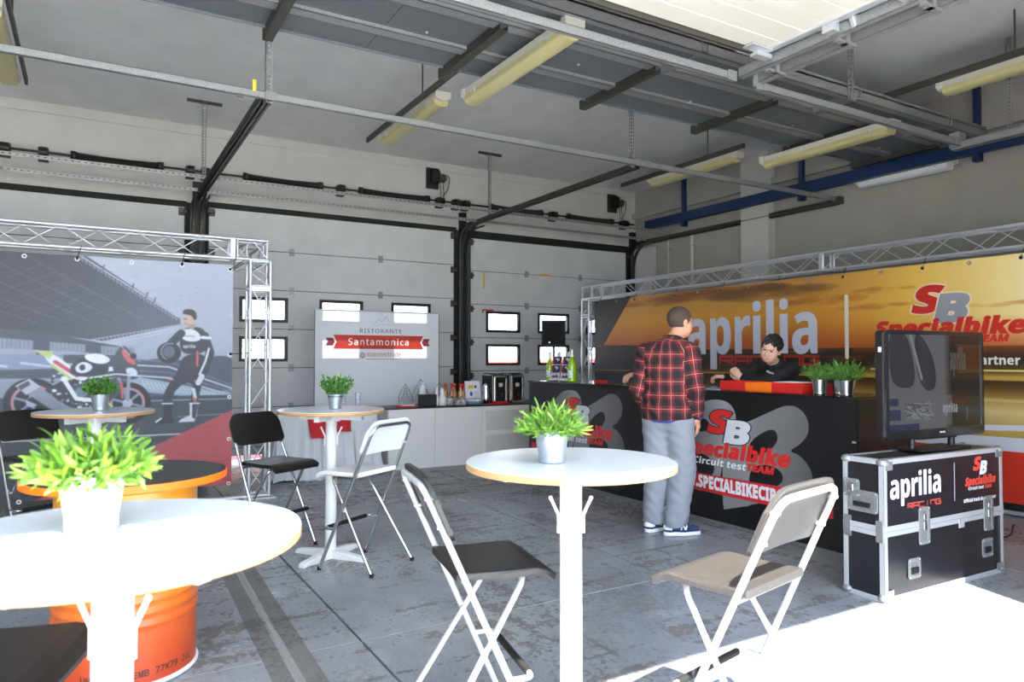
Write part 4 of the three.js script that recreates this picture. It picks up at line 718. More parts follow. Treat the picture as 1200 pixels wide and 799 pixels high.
{
  const t = thing('promotion_counter', 'long black counter with red and grey team lettering, the plaid-shirted man stands at it', 'counter', [0, 0, 0]);
  const front = S(0xffffff, 0.36, 0, { map: counterTex });
  for (const z of [-7.15, -5.06]) {
    const g = new THREE.BoxGeometry(0.018, 1.06, 2.084); g.translate(4.469, 0.56, z + 1.045);
    part(t, 'front_panel', g, [laminate, front, laminate, laminate, laminate, laminate]);
  }
  part(t, 'worktop', boxAt(4.45, 5.1, 1.09, 1.105, -7.16, -2.96), P(0x1a1a1c, 0.16, 0, { clearcoat: 0.6, clearcoatRoughness: 0.1 }));
  part(t, 'end_panel', boxAt(4.48, 5.08, 0.03, 1.088, -2.985, -2.967), laminate); part(t, 'end_panel', boxAt(4.48, 5.08, 0.03, 1.088, -7.15, -7.132), laminate);
  part(t, 'divider', boxAt(4.48, 5.06, 0.03, 1.088, -5.07, -5.05), laminate); part(t, 'lower_shelf', boxAt(4.48, 5.08, 0.5, 0.52, -7.13, -2.99), laminate);
  part(t, 'plinth_strip', boxAt(4.452, 4.464, 0.004, 0.03, -7.15, -2.97), MT.zincDull); for (const y of [0.25, 0.4, 0.62, 0.8]) part(t, 'edge_clip', rbox(0.006, 0.014, 0.03), MT.aluminium, [4.456, y, -2.985]);
}
const topY = 1.1065;
// red and orange leaflet boxes, papers
function leafletBox(label, x, z, w, h, d, mat, turn = 0, open = false) {
  const t = thing('leaflet_box', label, 'box', [x, topY, z], turn, 'leaflet boxes on the counter');
  part(t, 'front', rbox(0.003, h, w, 0.001, 1), mat, [-d / 2, h / 2, 0]); part(t, 'back', rbox(0.003, h, w, 0.001, 1), mat, [d / 2, h / 2, 0]);
  for (const s of [-1, 1]) part(t, 'side', rbox(d, h, 0.003, 0.001, 1), mat, [0, h / 2, s * (w / 2 - 0.0015)]); part(t, 'bottom', rbox(d, 0.003, w, 0.001, 1), mat, [0, 0.002, 0]);
  if (open) part(t, 'papers', rbox(d * 0.9, h * 0.98, w * 0.94, 0.003), MT.paper, [0, h * 0.56, 0]);
  return t;
}
leafletBox('red leaflet box on the counter beside the woman, left of the orange one', 4.66, -4.13, 0.27, 0.075, 0.22, MT.red);
leafletBox('orange leaflet box between two red ones on the counter', 4.66, -3.87, 0.25, 0.07, 0.22, MT.orange);
leafletBox('red leaflet box with white papers inside, right of the orange one', 4.66, -3.6, 0.27, 0.078, 0.22, MT.red, 0, true);
leafletBox('half-hidden red leaflet box next to the metal plant pots', 4.78, -3.42, 0.16, 0.07, 0.16, S(0xb91f1c, 0.5), 0.2);
for (const [z, x, col, lab] of [[-4.4, 4.6, 0xdfe6f4, 'pale blue paper lying on the counter before the woman'], [-4.31, 4.66, 0xe9c0a4, 'pinkish paper next to the red leaflet box on the counter'], [-5.2, 4.62, 0xd9d9d9, 'white paper on the counter by the hidden clerk\u2019s hand']]) {
  const t = thing('paper_sheet', lab, 'paper', [x, topY, z], rr(-0.4, 0.4)); part(t, 'sheet', rbox(0.21, 0.004, 0.28, 0.001, 1), S(col, 0.8), [0, 0.002, 0]);
}
{ const t = thing('red_card_box', 'tiny red box lying on the counter between the bottles and the man', 'box', [4.62, topY, -5.98]); part(t, 'box', rbox(0.09, 0.03, 0.12), MT.red, [0, 0.015, 0]); part(t, 'lid', rbox(0.092, 0.006, 0.122, 0.002), S(0xa01814, 0.5), [0, 0.031, 0]); }
// sparkling wine bottles
const bottleGlass = P(0x9fd012, 0.14, 0, { clearcoat: 1, clearcoatRoughness: 0.05, transmission: 0.25, thickness: 0 });
const bottleBody = lathe([[0.001, 0], [0.04, 0], [0.044, 0.006], [0.0445, 0.14], [0.04, 0.18], [0.026, 0.225], [0.017, 0.25], [0.001, 0.25]], 32), bottleNeck = lathe([[0.001, 0.245], [0.0175, 0.245], [0.0165, 0.3], [0.0178, 0.306], [0.0168, 0.325], [0.001, 0.33]], 28);
const labelTex = canvasTex(128, 128, (c) => { c.fillStyle = '#eef4ee'; c.fillRect(0, 0, 128, 128); ell(c, 64, 50, 26, 22, '#b9d2cf'); c.fillStyle = '#6f8a88'; for (let i = 0; i < 4; i++) c.fillRect(24, 84 + i * 9, 80, 4); });
function bottle(label, x, z, s) {
  const t = thing('wine_bottle', label, 'bottle', [x, topY, z], -Math.PI / 2, 'sparkling wine bottles'); t.scale.setScalar(s);
  part(t, 'body', bottleBody, bottleGlass); part(t, 'foil', bottleNeck, S(0xcfd4c8, 0.3, 0.6));
  part(t, 'label', new THREE.CylinderGeometry(0.0452, 0.0452, 0.075, 24, 1, true, -1.0, 2.0), S(0xffffff, 0.6, 0, { map: labelTex }), [0, 0.08, 0]); part(t, 'neck_label', cyl(0.0182, 0.0174, 0.03, 24), S(0xe8ecdc, 0.4), [0, 0.262, 0]);
}
bottle('green sparkling wine bottle at the far left end of the black counter', 4.66, -7.0, 1.02);
bottle('green sparkling wine bottle right of the flyer stands, close to the truss column', 4.6, -6.47, 1.12);
// flyer stands
const flyerTex = canvasTex(256, 512, (c) => {
  c.fillStyle = '#d9dbe3'; c.fillRect(0, 0, 256, 512); for (const [y, h] of [[0, 170], [190, 160]]) { c.fillStyle = '#2c2f45'; c.fillRect(30, y + 6, 226, h); c.fillStyle = '#b8322c'; c.fillRect(0, y + 10, 46, h - 20); ell(c, 150, y + h * 0.45, 60, 36, '#dfe2ea', 0.4); ell(c, 120, y + h * 0.6, 28, 28, '#15171f'); ell(c, 190, y + h * 0.66, 26, 26, '#15171f'); line(c, [[90, y + 30], [150, y + 60], [200, y + 40]], '#c9ccd6', 8); }
  poly(c, [[20, 470], [70, 400], [120, 440], [170, 390], [236, 470]], '#3a4056'); c.fillStyle = '#8b8fa0'; c.fillRect(20, 482, 216, 8); c.fillStyle = '#5a5f78'; c.fillRect(30, 360, 190, 14);
});
function flyerStand(label, z) {
  const t = thing('flyer_stand', label, 'flyer stand', [4.62, topY, z], 0.25, 'flyer stands with racing leaflets');
  const g = new THREE.BoxGeometry(0.006, 0.27, 0.13); g.rotateZ(-0.2); g.translate(0.015, 0.15, 0);
  part(t, 'flyer', g, [MT.paper, S(0xffffff, 0.45, 0, { map: flyerTex }), MT.paper, MT.paper, MT.paper, MT.paper]);
  const b = new THREE.BoxGeometry(0.004, 0.28, 0.135); b.rotateZ(-0.2); b.translate(0.024, 0.15, 0); part(t, 'back_plate', b, MT.black);
  part(t, 'foot', rbox(0.14, 0.008, 0.12), MT.black, [0.04, 0.004, 0]); part(t, 'tray', rbox(0.03, 0.025, 0.13), MT.whitePaint, [-0.03, 0.02, 0]);
  const q = part(t, 'topper', cyl(0.03, 0.03, 0.008, 20), S(0xd0d2d6, 0.4), [0.045, 0.31, 0.02], [0, 0, Math.PI / 2 - 0.2]); q.castShadow = true;
}
flyerStand('left flyer stand with racing leaflets between the two green bottles', -6.83); flyerStand('right flyer stand with racing leaflets between the two green bottles', -6.63);
// ---------------------------------------------------------------- plants
const zincPot = P(0xc7cfd8, 0.32, 0, { metalness: 0.75, map: zincTex });
const potGeo = lathe([[0.001, 0.004], [0.042, 0.004], [0.044, 0], [0.0455, 0.003], [0.0462, 0.014], [0.0452, 0.018], [0.0465, 0.021], [0.0455, 0.025], [0.0585, 0.106], [0.0605, 0.108], [0.0605, 0.111], [0.0575, 0.111], [0.056, 0.106], [0.054, 0.09], [0.001, 0.09]], 40);
const soilGeo = cyl(0.053, 0.054, 0.006, 24);
function leafGeo(L, w, bend) { // lance-shaped leaf with a folded middle
  const n = 5, pos = [], idx = [], uv = [];
  for (let i = 0; i <= n; i++) { const t = i / n, ww = w * Math.pow(Math.sin(Math.PI * Math.min(0.985, 0.06 + t * 0.94)), 0.8), y = L * t * (1 - 0.15 * bend * t), z = -bend * L * 0.5 * t * t; for (const k of [-1, 0, 1]) { pos.push(k * ww, y, z + Math.abs(k) * ww * 0.4); uv.push(0.5 + 0.5 * k, t); } }
  for (let i = 0; i < n; i++) for (let k = 0; k < 2; k++) { const a = i * 3 + k; idx.push(a, a + 1, a + 3, a + 1, a + 4, a + 3); }
  const g = new THREE.BufferGeometry(); g.setAttribute('position', new THREE.Float32BufferAttribute(pos, 3)); g.setAttribute('uv', new THREE.Float32BufferAttribute(uv, 2)); g.setIndex(idx); g.computeVertexNormals(); return g;
}
const leafMat = (hex) => P(hex, 0.55, 0, { transmission: 0.3, thickness: 0, side: THREE.DoubleSide });
const greens = { lime: [0x6f9f1c, 0x588a18, 0x7fa92c, 0x44741a, 0x90b444].map(leafMat), mid: [0x6fa32a, 0x568a26, 0x84ad3a, 0x44752c, 0x98b94f].map(leafMat), dark: [0x3f7a22, 0x4f8b2a, 0x356b20, 0x63993a].map(leafMat) };
const stemMat = S(0x5d8a2a, 0.6);
function plant(label, pos, o) {
  const t = thing('potted_plant', label, 'plant', pos, o.turn || 0, o.group); seed = o.seed || 3;
  part(t, 'pot', potGeo, o.pot || zincPot, null, null, [o.ps || 1, o.ps || 1, o.ps || 1]); part(t, 'soil', soilGeo, S(0x2e3a1c, 0.9), [0, 0.092 * (o.ps || 1), 0]);
  const leaves = o.leafLens.map(([L, w, b]) => leafGeo(L, w, b)), stems = [], bins = new Map(), m4 = new THREE.Matrix4();
  let made = 0;
  for (let i = 0; i < o.stems; i++) {
    const az = i * 2.39996 + rr(-0.3, 0.3), tilt = Math.sqrt((i + 0.5) / o.stems) * o.spread, len = o.len * (1 - 0.25 * (tilt / o.spread) ** 2) * rr(0.8, 1.1);
    const dir = V(Math.sin(tilt) * Math.cos(az) * (o.wide || 1), Math.cos(tilt), Math.sin(tilt) * Math.sin(az) * (o.wide || 1)).normalize(), base = V(Math.cos(az) * 0.04 * tilt / o.spread, 0.09 * (o.ps || 1), Math.sin(az) * 0.04 * tilt / o.spread);
    const at = (u) => base.clone().addScaledVector(dir, len * u).add(V(0, -o.droop * len * u * u * Math.sin(tilt), 0));
    stems.push(pipe([at(0), at(0.35), at(0.7), at(1)], 0.0013, 0.02, 4));
    const n = o.perStem;
    for (let k = 0; k < n; k++) {
      const u = o.from + (1 - o.from) * (k + 0.5 + rr(-0.3, 0.3)) / n, p = at(u), d = at(Math.min(1, u + 0.05)).sub(at(u - 0.05)).normalize();
      const side = V(rr(-1, 1), rr(-0.6, 0.8), rr(-1, 1)).cross(d).normalize(), ld = d.clone().multiplyScalar(rr(0.5, 1.2)).addScaledVector(side, rr(0.5, 1.0)).normalize(); if (k === n - 1) ld.copy(d);
      const q = new THREE.Quaternion().setFromUnitVectors(V(0, 1, 0), ld), roll = new THREE.Quaternion().setFromAxisAngle(V(0, 1, 0), rr(0, 6.28)); q.multiply(roll);
      const sc = rr(0.75, 1.15), gi = Math.floor(rnd() * leaves.length), mi = Math.floor(rnd() * o.mats.length);
      if (made < (o.single || 0)) { const l = part(t, 'leaf', leaves[gi], o.mats[mi], [p.x, p.y, p.z], null, [sc, sc, sc]); l.quaternion.copy(q); made++; }
      else { const g = leaves[gi].clone(); m4.compose(p, q, V(sc, sc, sc)); g.applyMatrix4(m4); if (!bins.has(mi)) bins.set(mi, []); bins.get(mi).push(g); }
    }
  }
  part(t, 'stems', merge(stems), stemMat).userData.kind = 'stuff';
  for (const [mi, l] of bins) part(t, 'foliage', merge(l), o.mats[mi]).userData.kind = 'stuff';
  return t;
}
const bamboo = [[0.04, 0.0046, 0.25], [0.048, 0.005, 0.5], [0.032, 0.0042, 0.1]], needle = [[0.034, 0.003, 0.2], [0.042, 0.0034, 0.4], [0.028, 0.0028, 0.1]], boxLeaf = [[0.022, 0.007, 0.2], [0.027, 0.008, 0.3]];
const sunlitZincPot = S(0xf2f4f6, 0.3, 0.1);  // zinc pot with the glare of the sun put into its colour
plant('bright lime-green potted plant on the nearest table, in a zinc pot coloured white as if overexposed', [0.006, 1.019, -1.70], { pot: sunlitZincPot, ps: 1.06, stems: 84, perStem: 11, len: 0.108, spread: 1.15, wide: 1.2, droop: 0.1, from: 0.12, leafLens: bamboo, mats: greens.lime, single: 290, seed: 21 });
plant('green grassy potted plant in a zinc pot on the middle white table', [1.345, 1.019, -2.01], { stems: 84, perStem: 11, len: 0.1, spread: 1.15, wide: 1.15, droop: 0.12, from: 0.15, leafLens: needle, mats: greens.mid, single: 290, seed: 5 });
plant('small dark green potted plant on the table before the cloth-covered side table', [1.47, 1.019, -4.9], { ps: 0.92, stems: 44, perStem: 12, len: 0.16, spread: 0.75, droop: 0.05, from: 0.2, leafLens: boxLeaf, mats: greens.dark, seed: 9 });
plant('small dark green potted plant in front of the motorcycle on the banner', [0.06, 1.019, -5.56], { ps: 0.98, stems: 44, perStem: 12, len: 0.13, spread: 0.85, droop: 0.05, from: 0.2, leafLens: boxLeaf, mats: greens.dark, seed: 13 });
for (const [x, z, l, sd] of [[4.56, -3.32, 'left dark green plant of the three in metal pots at the counter end', 31], [4.66, -3.23, 'dark green plant set back between two others in metal pots at the counter end', 32], [4.55, -3.1, 'right dark green plant of the three in metal pots, next to the television', 33]]) plant(l, [x, topY, z], { pot: P(0xc9ccd0, 0.22, 0.95, { map: zincTex }), ps: 0.98, stems: 46, perStem: 9, len: 0.15, spread: 0.75, wide: 1.15, droop: 0.05, from: 0.25, leafLens: needle, mats: greens.dark, seed: sd, group: 'plants at the counter end' });
// ---------------------------------------------------------------- flight case
const caseFrontTex = canvasTex(1500, 500, (c, W, Hh) => {
  const s = W / 1.17; c.scale(s, s); c.fillStyle = '#1d1c22'; c.fillRect(0, 0, 2, 1); brand(c, 0.03, 0.22, 0.5, 0.14, '#f4f5f8'); racing(c, 0.2, 0.29, 0.33, 0.028, '#b2443e', 0.009);
  line(c, [[0.665, 0.055], [0.665, 0.29]], '#cfd2da', 0.006); teamLogo(c, { red: '#d8483c', b: '#e9ebf0', white: '#e6e8ee', S: [0.865, 0.115, 0.08, 0.08], B: [0.93, 0.145, 0.085, 0.08], W: [0.775, 0.21, 0.34, 0.05], C: [0.81, 0.24, 0.17, 0.02], T: [0.99, 0.24, 0.08, 0.02] }); txt(c, 'Official track days partner', 0.76, 0.315, 0.36, 0.022, '#f0f1f5', { fat: 4 });
});
{
  const W = 1.236, Hc = 0.8, D = 0.256, t = thing('flight_case', 'black flight case with silver edges and white lettering, carrying the television', 'case', [4.447, 0, -2.5], -0.024);
  const lid = 0.395, caseLam = P(0x1b1a1f, 0.3, 0, { clearcoat: 0.35, clearcoatRoughness: 0.25 });
  const fp = new THREE.BoxGeometry(W - 0.05, Hc - lid - 0.03, 0.01); fp.translate(0, 0, 0);
  part(t, 'lid_front', fp, [caseLam, caseLam, caseLam, caseLam, P(0xffffff, 0.3, 0, { map: caseFrontTex, clearcoat: 0.35, clearcoatRoughness: 0.25 }), caseLam], [0, (Hc + lid) / 2, D / 2 - 0.008]);
  part(t, 'body', rbox(W - 0.012, lid - 0.02, D - 0.012), caseLam, [0, lid / 2, 0]); part(t, 'lid', rbox(W - 0.012, Hc - lid - 0.01, D - 0.012 - 0.008), caseLam, [0, (Hc + lid) / 2, -0.004]);
  const e = 0.03, al = MT.satinSteel;
  for (const sx of [-1, 1]) for (const sz of [-1, 1]) for (const [y0, y1] of [[0.02, lid - 0.02], [lid + 0.0, Hc - 0.02]]) part(t, 'edge_rail', merge([boxAt(sx > 0 ? W / 2 - e : -W / 2, sx > 0 ? W / 2 : -W / 2 + e, y0, y1, sz > 0 ? D / 2 - 0.003 : -D / 2, sz > 0 ? D / 2 : -D / 2 + 0.003), boxAt(sx > 0 ? W / 2 - 0.003 : -W / 2, sx > 0 ? W / 2 : -W / 2 + 0.003, y0, y1, sz > 0 ? D / 2 - e : -D / 2, sz > 0 ? D / 2 : -D / 2 + e)]), al);
  for (const y of [0.0, Hc - e]) for (const sz of [-1, 1]) part(t, 'edge_rail', merge([boxAt(-W / 2, W / 2, y, y + e, sz > 0 ? D / 2 - 0.003 : -D / 2, sz > 0 ? D / 2 : -D / 2 + 0.003), boxAt(-W / 2, W / 2, y ? Hc - 0.003 : 0, y ? Hc : 0.003, sz > 0 ? D / 2 - e : -D / 2, sz > 0 ? D / 2 : -D / 2 + e)]), al);
  for (const y of [0.0, Hc - e]) for (const sx of [-1, 1]) part(t, 'edge_rail', merge([boxAt(sx > 0 ? W / 2 - 0.003 : -W / 2, sx > 0 ? W / 2 : -W / 2 + 0.003, y, y + e, -D / 2, D / 2), boxAt(sx > 0 ? W / 2 - e : -W / 2, sx > 0 ? W / 2 : -W / 2 + e, y ? Hc - 0.003 : 0, y ? Hc : 0.003, -D / 2, D / 2)]), al);
  for (const [a, b] of [[lid - 0.028, lid - 0.001], [lid + 0.001, lid + 0.03]]) part(t, 'lid_band', merge([boxAt(-W / 2, W / 2, a, b, D / 2 - 0.004, D / 2 + 0.002), boxAt(-W / 2, W / 2, a, b, -D / 2 - 0.002, -D / 2 + 0.004), boxAt(-W / 2 - 0.002, -W / 2 + 0.004, a, b, -D / 2, D / 2), boxAt(W / 2 - 0.004, W / 2 + 0.002, a, b, -D / 2, D / 2)]), al);
  const ball = new THREE.SphereGeometry(0.034, 20, 14);
  for (const sx of [-1, 1]) for (const sy of [0, 1]) for (const sz of [-1, 1]) { const p = part(t, 'ball_corner', ball, MT.zinc, [sx * (W / 2 - 0.018), sy ? Hc - 0.018 : 0.024, sz * (D / 2 - 0.018)], null, [1, 0.7, 1]); part(p, 'corner_plate', rbox(0.07, 0.07, 0.004), MT.zinc, [-sx * 0.028, -(sy ? 1 : -1) * 0.028, sz * 0.019]); }
  const dish = (w, h) => { const s = rrShape(w, h, 0.016); const hole = new THREE.Path(rrShape(w - 0.04, h - 0.04, 0.008).getPoints(6).reverse()); s.holes.push(hole); return extrude(s, 0.003, 0.0015); };
  const recess = (name, w, h, pos, ry, detail) => { const q = part(t, name, dish(w, h), MT.zinc, pos, [0, ry, 0]); part(q, 'dish', rbox(w - 0.03, h - 0.03, 0.004), MT.zincDull, [0, 0, -0.0005]); for (const sx of [-1, 1]) for (const sy of [-1, 1]) part(q, 'rivet', cyl(0.0045, 0.0045, 0.004, 10), MT.aluminium, [sx * (w / 2 - 0.01), sy * (h / 2 - 0.01), 0.005], [Math.PI / 2, 0, 0]); detail(q); return q; };
  const latch = (q) => { part(q, 'butterfly', rbox(0.028, 0.05, 0.012), MT.chrome, [0, 0.0, 0.006]); part(q, 'hook', rbox(0.02, 0.03, 0.008), MT.chrome, [0, 0.05, 0.006]); };
  recess('latch', 0.105, 0.215, [-0.245, lid + 0.0, D / 2 + 0.002], 0, latch); recess('latch', 0.105, 0.215, [0.44, lid + 0.0, D / 2 + 0.002], 0, latch);
  recess('latch', 0.1, 0.1, [-W / 2 - 0.002, Hc - 0.18, -0.07], -Math.PI / 2, (q) => part(q, 'butterfly', rbox(0.03, 0.04, 0.012), MT.chrome, [0, 0, 0.006]));
  const handle = (q) => part(q, 'grip', merge([rod(V(-0.045, -0.02, 0.01), V(0.045, -0.02, 0.01), 0.012, 12), boxAt(-0.05, 0.05, -0.024, -0.005, 0.002, 0.018)]), MT.rubber);
  recess('handle', 0.185, 0.12, [-W / 2 - 0.002, 0.55, 0.0], -Math.PI / 2, handle);
  const foot = (q) => part(q, 'grip', rbox(0.07, 0.035, 0.012), MT.rubber, [0, -0.012, 0.004]);
  recess('lower_latch', 0.115, 0.115, [-0.34, 0.16, D / 2 - 0.002], 0, foot); recess('lower_latch', 0.115, 0.115, [0.43, 0.18, D / 2 - 0.002], 0, foot);
  part(t, 'name_plate', rbox(0.06, 0.055, 0.003), MT.aluminium, [0.14, lid - 0.03, D / 2 + 0.003]); part(t, 'side_hinge', merge([boxAt(-0.006, 0.006, -0.06, 0.06, -0.02, 0.02)]), MT.zincDull, [-W / 2, lid, -0.1]); part(t, 'side_hinge', boxAt(-0.006, 0.006, -0.06, 0.06, -0.02, 0.02), MT.zincDull, [-W / 2, lid, 0.1]);
}
// ---------------------------------------------------------------- television
{
  const screenTex = canvasTex(960, 600, (c, W, Hh) => {  // shown picture, with reflections painted into its glow on the left
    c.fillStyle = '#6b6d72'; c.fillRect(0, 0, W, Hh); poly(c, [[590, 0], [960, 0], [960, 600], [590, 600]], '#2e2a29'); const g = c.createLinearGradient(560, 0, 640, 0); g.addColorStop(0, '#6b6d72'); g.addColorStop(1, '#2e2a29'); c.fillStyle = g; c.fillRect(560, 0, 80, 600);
    smooth(c, [[20, -20], [190, -20], [270, 230], [250, 330], [150, 340], [40, 310], [10, 150]], '#3d3f44'); smooth(c, [[250, -20], [360, 20], [470, 180], [480, 340], [380, 370], [290, 280]], '#3b3d42'); line(c, [[225, 10], [280, 150], [330, 280]], '#8b8e93', 22);  // dark lobes and pale streak are painted reflections
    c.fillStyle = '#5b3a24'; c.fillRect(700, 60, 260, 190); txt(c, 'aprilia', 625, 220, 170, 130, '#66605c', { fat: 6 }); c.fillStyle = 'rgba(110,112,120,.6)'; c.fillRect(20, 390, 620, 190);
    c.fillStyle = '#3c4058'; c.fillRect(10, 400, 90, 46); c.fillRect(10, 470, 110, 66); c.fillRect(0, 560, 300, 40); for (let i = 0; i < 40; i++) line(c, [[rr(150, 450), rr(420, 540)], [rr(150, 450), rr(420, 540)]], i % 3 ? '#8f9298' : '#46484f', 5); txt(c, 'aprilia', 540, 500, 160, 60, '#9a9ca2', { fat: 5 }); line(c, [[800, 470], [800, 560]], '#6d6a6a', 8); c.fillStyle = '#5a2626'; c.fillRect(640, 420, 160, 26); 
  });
  const W = 0.98, Hs = 0.655, t = thing('television', 'black flat television standing on the flight case', 'television', [4.55, 0.802, -2.49], -0.06);
  part(t, 'housing', rbox(W, Hs, 0.07, 0.02, 3), MT.black, [0, 0.08 + Hs / 2, -0.035]);
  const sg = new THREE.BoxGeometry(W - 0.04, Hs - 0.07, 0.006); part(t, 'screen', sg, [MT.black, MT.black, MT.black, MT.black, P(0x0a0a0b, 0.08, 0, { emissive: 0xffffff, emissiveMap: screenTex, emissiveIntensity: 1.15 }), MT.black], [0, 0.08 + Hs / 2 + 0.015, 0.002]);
  const bz = rrShape(W, Hs, 0.02); bz.holes.push(new THREE.Path(rectShape(-W / 2 + 0.02, W / 2 - 0.02, -Hs / 2 + 0.05, Hs / 2 - 0.02).getPoints().reverse())); part(t, 'bezel', extrude(bz, 0.01, 0.003), P(0x18181a, 0.12, 0, { clearcoat: 1, clearcoatRoughness: 0.05 }), [0, 0.08 + Hs / 2, 0.0]);
  part(t, 'badge', rbox(0.05, 0.012, 0.003, 0.001), MT.aluminium, [0.04, 0.108, 0.014]); part(t, 'speaker_bar', rbox(W * 0.4, 0.02, 0.02), MT.black, [0, 0.078, 0.0]);
  part(t, 'stand', rbox(0.5, 0.014, 0.2, 0.006), MT.black, [0, 0.007, -0.03]); for (const x of [-0.2, 0.2]) part(t, 'stand_leg', cyl(0.022, 0.018, 0.085, 16), MT.black, [x, 0.05, -0.03]); part(t, 'port_cover', rbox(0.004, 0.03, 0.02), MT.paper, [-W / 2 - 0.001, 0.62, -0.03]);
}
// ---------------------------------------------------------------- white counter along the back wall and what stands on it
{
  const t = thing('white_counter', 'white-clad serving counter with a black top along the back wall', 'counter', [0, 0, 0]);
  const wm = S(0xe4e3df, 0.75);
  const xs = [3.13, 3.75, 4.42, 5.2]; for (let i = 0; i < 3; i++) { part(t, 'front_panel', boxAt(xs[i] + 0.002, xs[i + 1] - 0.002, 0.0, 0.74, -8.27, -8.25), wm); const fr = [[xs[i] + 0.06, xs[i + 1] - 0.06]]; if (i === 2) for (const [a, b] of [[0.1, 0.36], [0.42, 0.68]]) part(t, 'front_inset', boxAt(fr[0][0], fr[0][1], a, b, -8.251, -8.246), S(0xcfcdc8, 0.75)); }
  part(t, 'side_panel', boxAt(5.185, 5.2, 0, 0.74, -8.75, -8.27), wm); part(t, 'side_panel', boxAt(3.13, 3.145, 0, 0.74, -8.75, -8.27), wm); part(t, 'worktop', boxAt(3.11, 5.22, 0.74, 0.756, -8.8, -8.24), S(0x17171a, 0.4));
}
{ // cloth over the side table
  const t = thing('side_table', 'side table under a draped pale cloth, left of the white counter', 'table', [2.36, 0, -8.42]);
  part(t, 'tabletop', boxAt(-0.55, 0.55, 0.72, 0.742, -0.3, 0.3), MT.whitePaint); for (const sx of [-1, 1]) for (const sz of [-1, 1]) part(t, 'leg', cyl(0.018, 0.018, 0.72, 12), MT.zincDull, [sx * 0.5, 0.36, sz * 0.24]);
  const c = thing('tablecloth', 'pale grey cloth falling in folds to the floor over the side table', 'tablecloth', [2.36, 0, -8.42]);
  const N = 220, M = 16, pos = [], idx = [], uv = [], per = (u) => { const w = 0.57, d = 0.32, L = 2 * (w + d) * 2, s = u * L; if (s < 2 * w) return [-w + s, d]; if (s < 2 * w + 2 * d) return [w, d - (s - 2 * w)]; if (s < 4 * w + 2 * d) return [w - (s - 2 * w - 2 * d), -d]; return [-w, -d + (s - 4 * w - 2 * d)]; };
  for (let j = 0; j <= M; j++) for (let i = 0; i <= N; i++) { const u = i / N, [x, z] = per(u % 1), v = j / M, a = Math.atan2(z / 0.32, x / 0.57), fold = (Math.sin(u * 6.2832 * 19 + Math.sin(u * 44) * 1.6) * 0.5 + 0.5 * Math.sin(u * 6.2832 * 31 + 1)) * 0.055 * v + 0.07 * v * v; pos.push(x + Math.cos(a) * fold, 0.748 - 0.74 * v * (1 - 0.02 * Math.sin(u * 40)), z + Math.sin(a) * fold * 1.1); uv.push(u * 4, v); }
  for (let j = 0; j < M; j++) for (let i = 0; i < N; i++) { const a = j * (N + 1) + i; idx.push(a, a + N + 1, a + 1, a + 1, a + N + 1, a + N + 2); }
  const g = new THREE.BufferGeometry(); g.setAttribute('position', new THREE.Float32BufferAttribute(pos, 3)); g.setAttribute('uv', new THREE.Float32BufferAttribute(uv, 2)); g.setIndex(idx); g.computeVertexNormals();
  const cm = S(0xd5d7dc, 0.85, 0, { side: THREE.DoubleSide }); part(c, 'skirt', g, cm); part(c, 'top', boxAt(-0.572, 0.572, 0.746, 0.75, -0.322, 0.322), cm);
  const r = thing('red_runner', 'red cloth runner hanging over the front of the pale tablecloth', 'cloth', [2.36, 0, -8.42]);
  const q = new THREE.PlaneGeometry(0.52, 0.3, 24, 8), p = q.attributes.position; for (let i = 0; i < p.count; i++) { const v = 0.5 - p.getY(i) / 0.3; p.setXYZ(i, p.getX(i) * (1 - 0.12 * v), 0.752 - v * 0.22 - (p.getX(i) < -0.05 ? 0.06 * v : 0), 0.335 + 0.03 * v + 0.012 * Math.sin(p.getX(i) * 40) * v + 0.05 * v * v); } q.computeVertexNormals(); part(r, 'fall', q, S(0xb5222a, 0.85, 0, { side: THREE.DoubleSide })); part(r, 'top', boxAt(-0.26, 0.26, 0.751, 0.754, -0.25, 0.337), S(0xb5222a, 0.85));
}
const cy = 0.757, clear = P(0xf4f8fa, 0.05, 0, { transmission: 0.75, thickness: 0 });
const on = (name, label, cat, x, z, group, turn = 0) => thing(name, label, cat, [x, cy, z], turn, group);
function glass(label, x, z, h, r, y = cy) { const t = thing('drinking_glass', label, 'glass', [x, y, z], 0, 'drinking glasses'); part(t, 'bowl', lathe([[r * 0.85, 0.003], [r, h], [r - 0.002, h], [r * 0.82, 0.008], [0.001, 0.008]], 20), clear); part(t, 'base', lathe([[0.001, 0], [r * 0.86, 0], [r * 0.86, 0.005], [0.001, 0.005]], 20), clear); }
glass('tall clear glass at the left end of the side table, before the poster', 2.64, -8.5, 0.22, 0.035, 0.752); glass('second tall clear glass on the side table, nearer the white counter', 2.82, -8.47, 0.2, 0.033, 0.752);
{ const t = thing('serving_tray', 'low black serving tray on the side table beside the red napkins', 'tray', [2.72, 0.754, -8.2], 0.1); part(t, 'tray', rbox(0.3, 0.02, 0.16), MT.black, [0, 0.01, 0]); part(t, 'handle', rbox(0.05, 0.012, 0.03), MT.black, [-0.16, 0.02, 0]); part(t, 'napkin_roll', rod(V(-0.1, 0.035, 0.02), V(0.1, 0.035, -0.02), 0.018, 12), MT.paper); }
{ const t = on('napkin_stack', 'red napkins lying on the left end of the white counter', 'napkins', 3.4, -8.36); part(t, 'napkin', rbox(0.24, 0.02, 0.16, 0.004), MT.red, [0, 0.01, 0]); part(t, 'napkin', rbox(0.18, 0.015, 0.14, 0.004), S(0xd9d2c8, 0.8), [0.01, 0.028, 0]); }
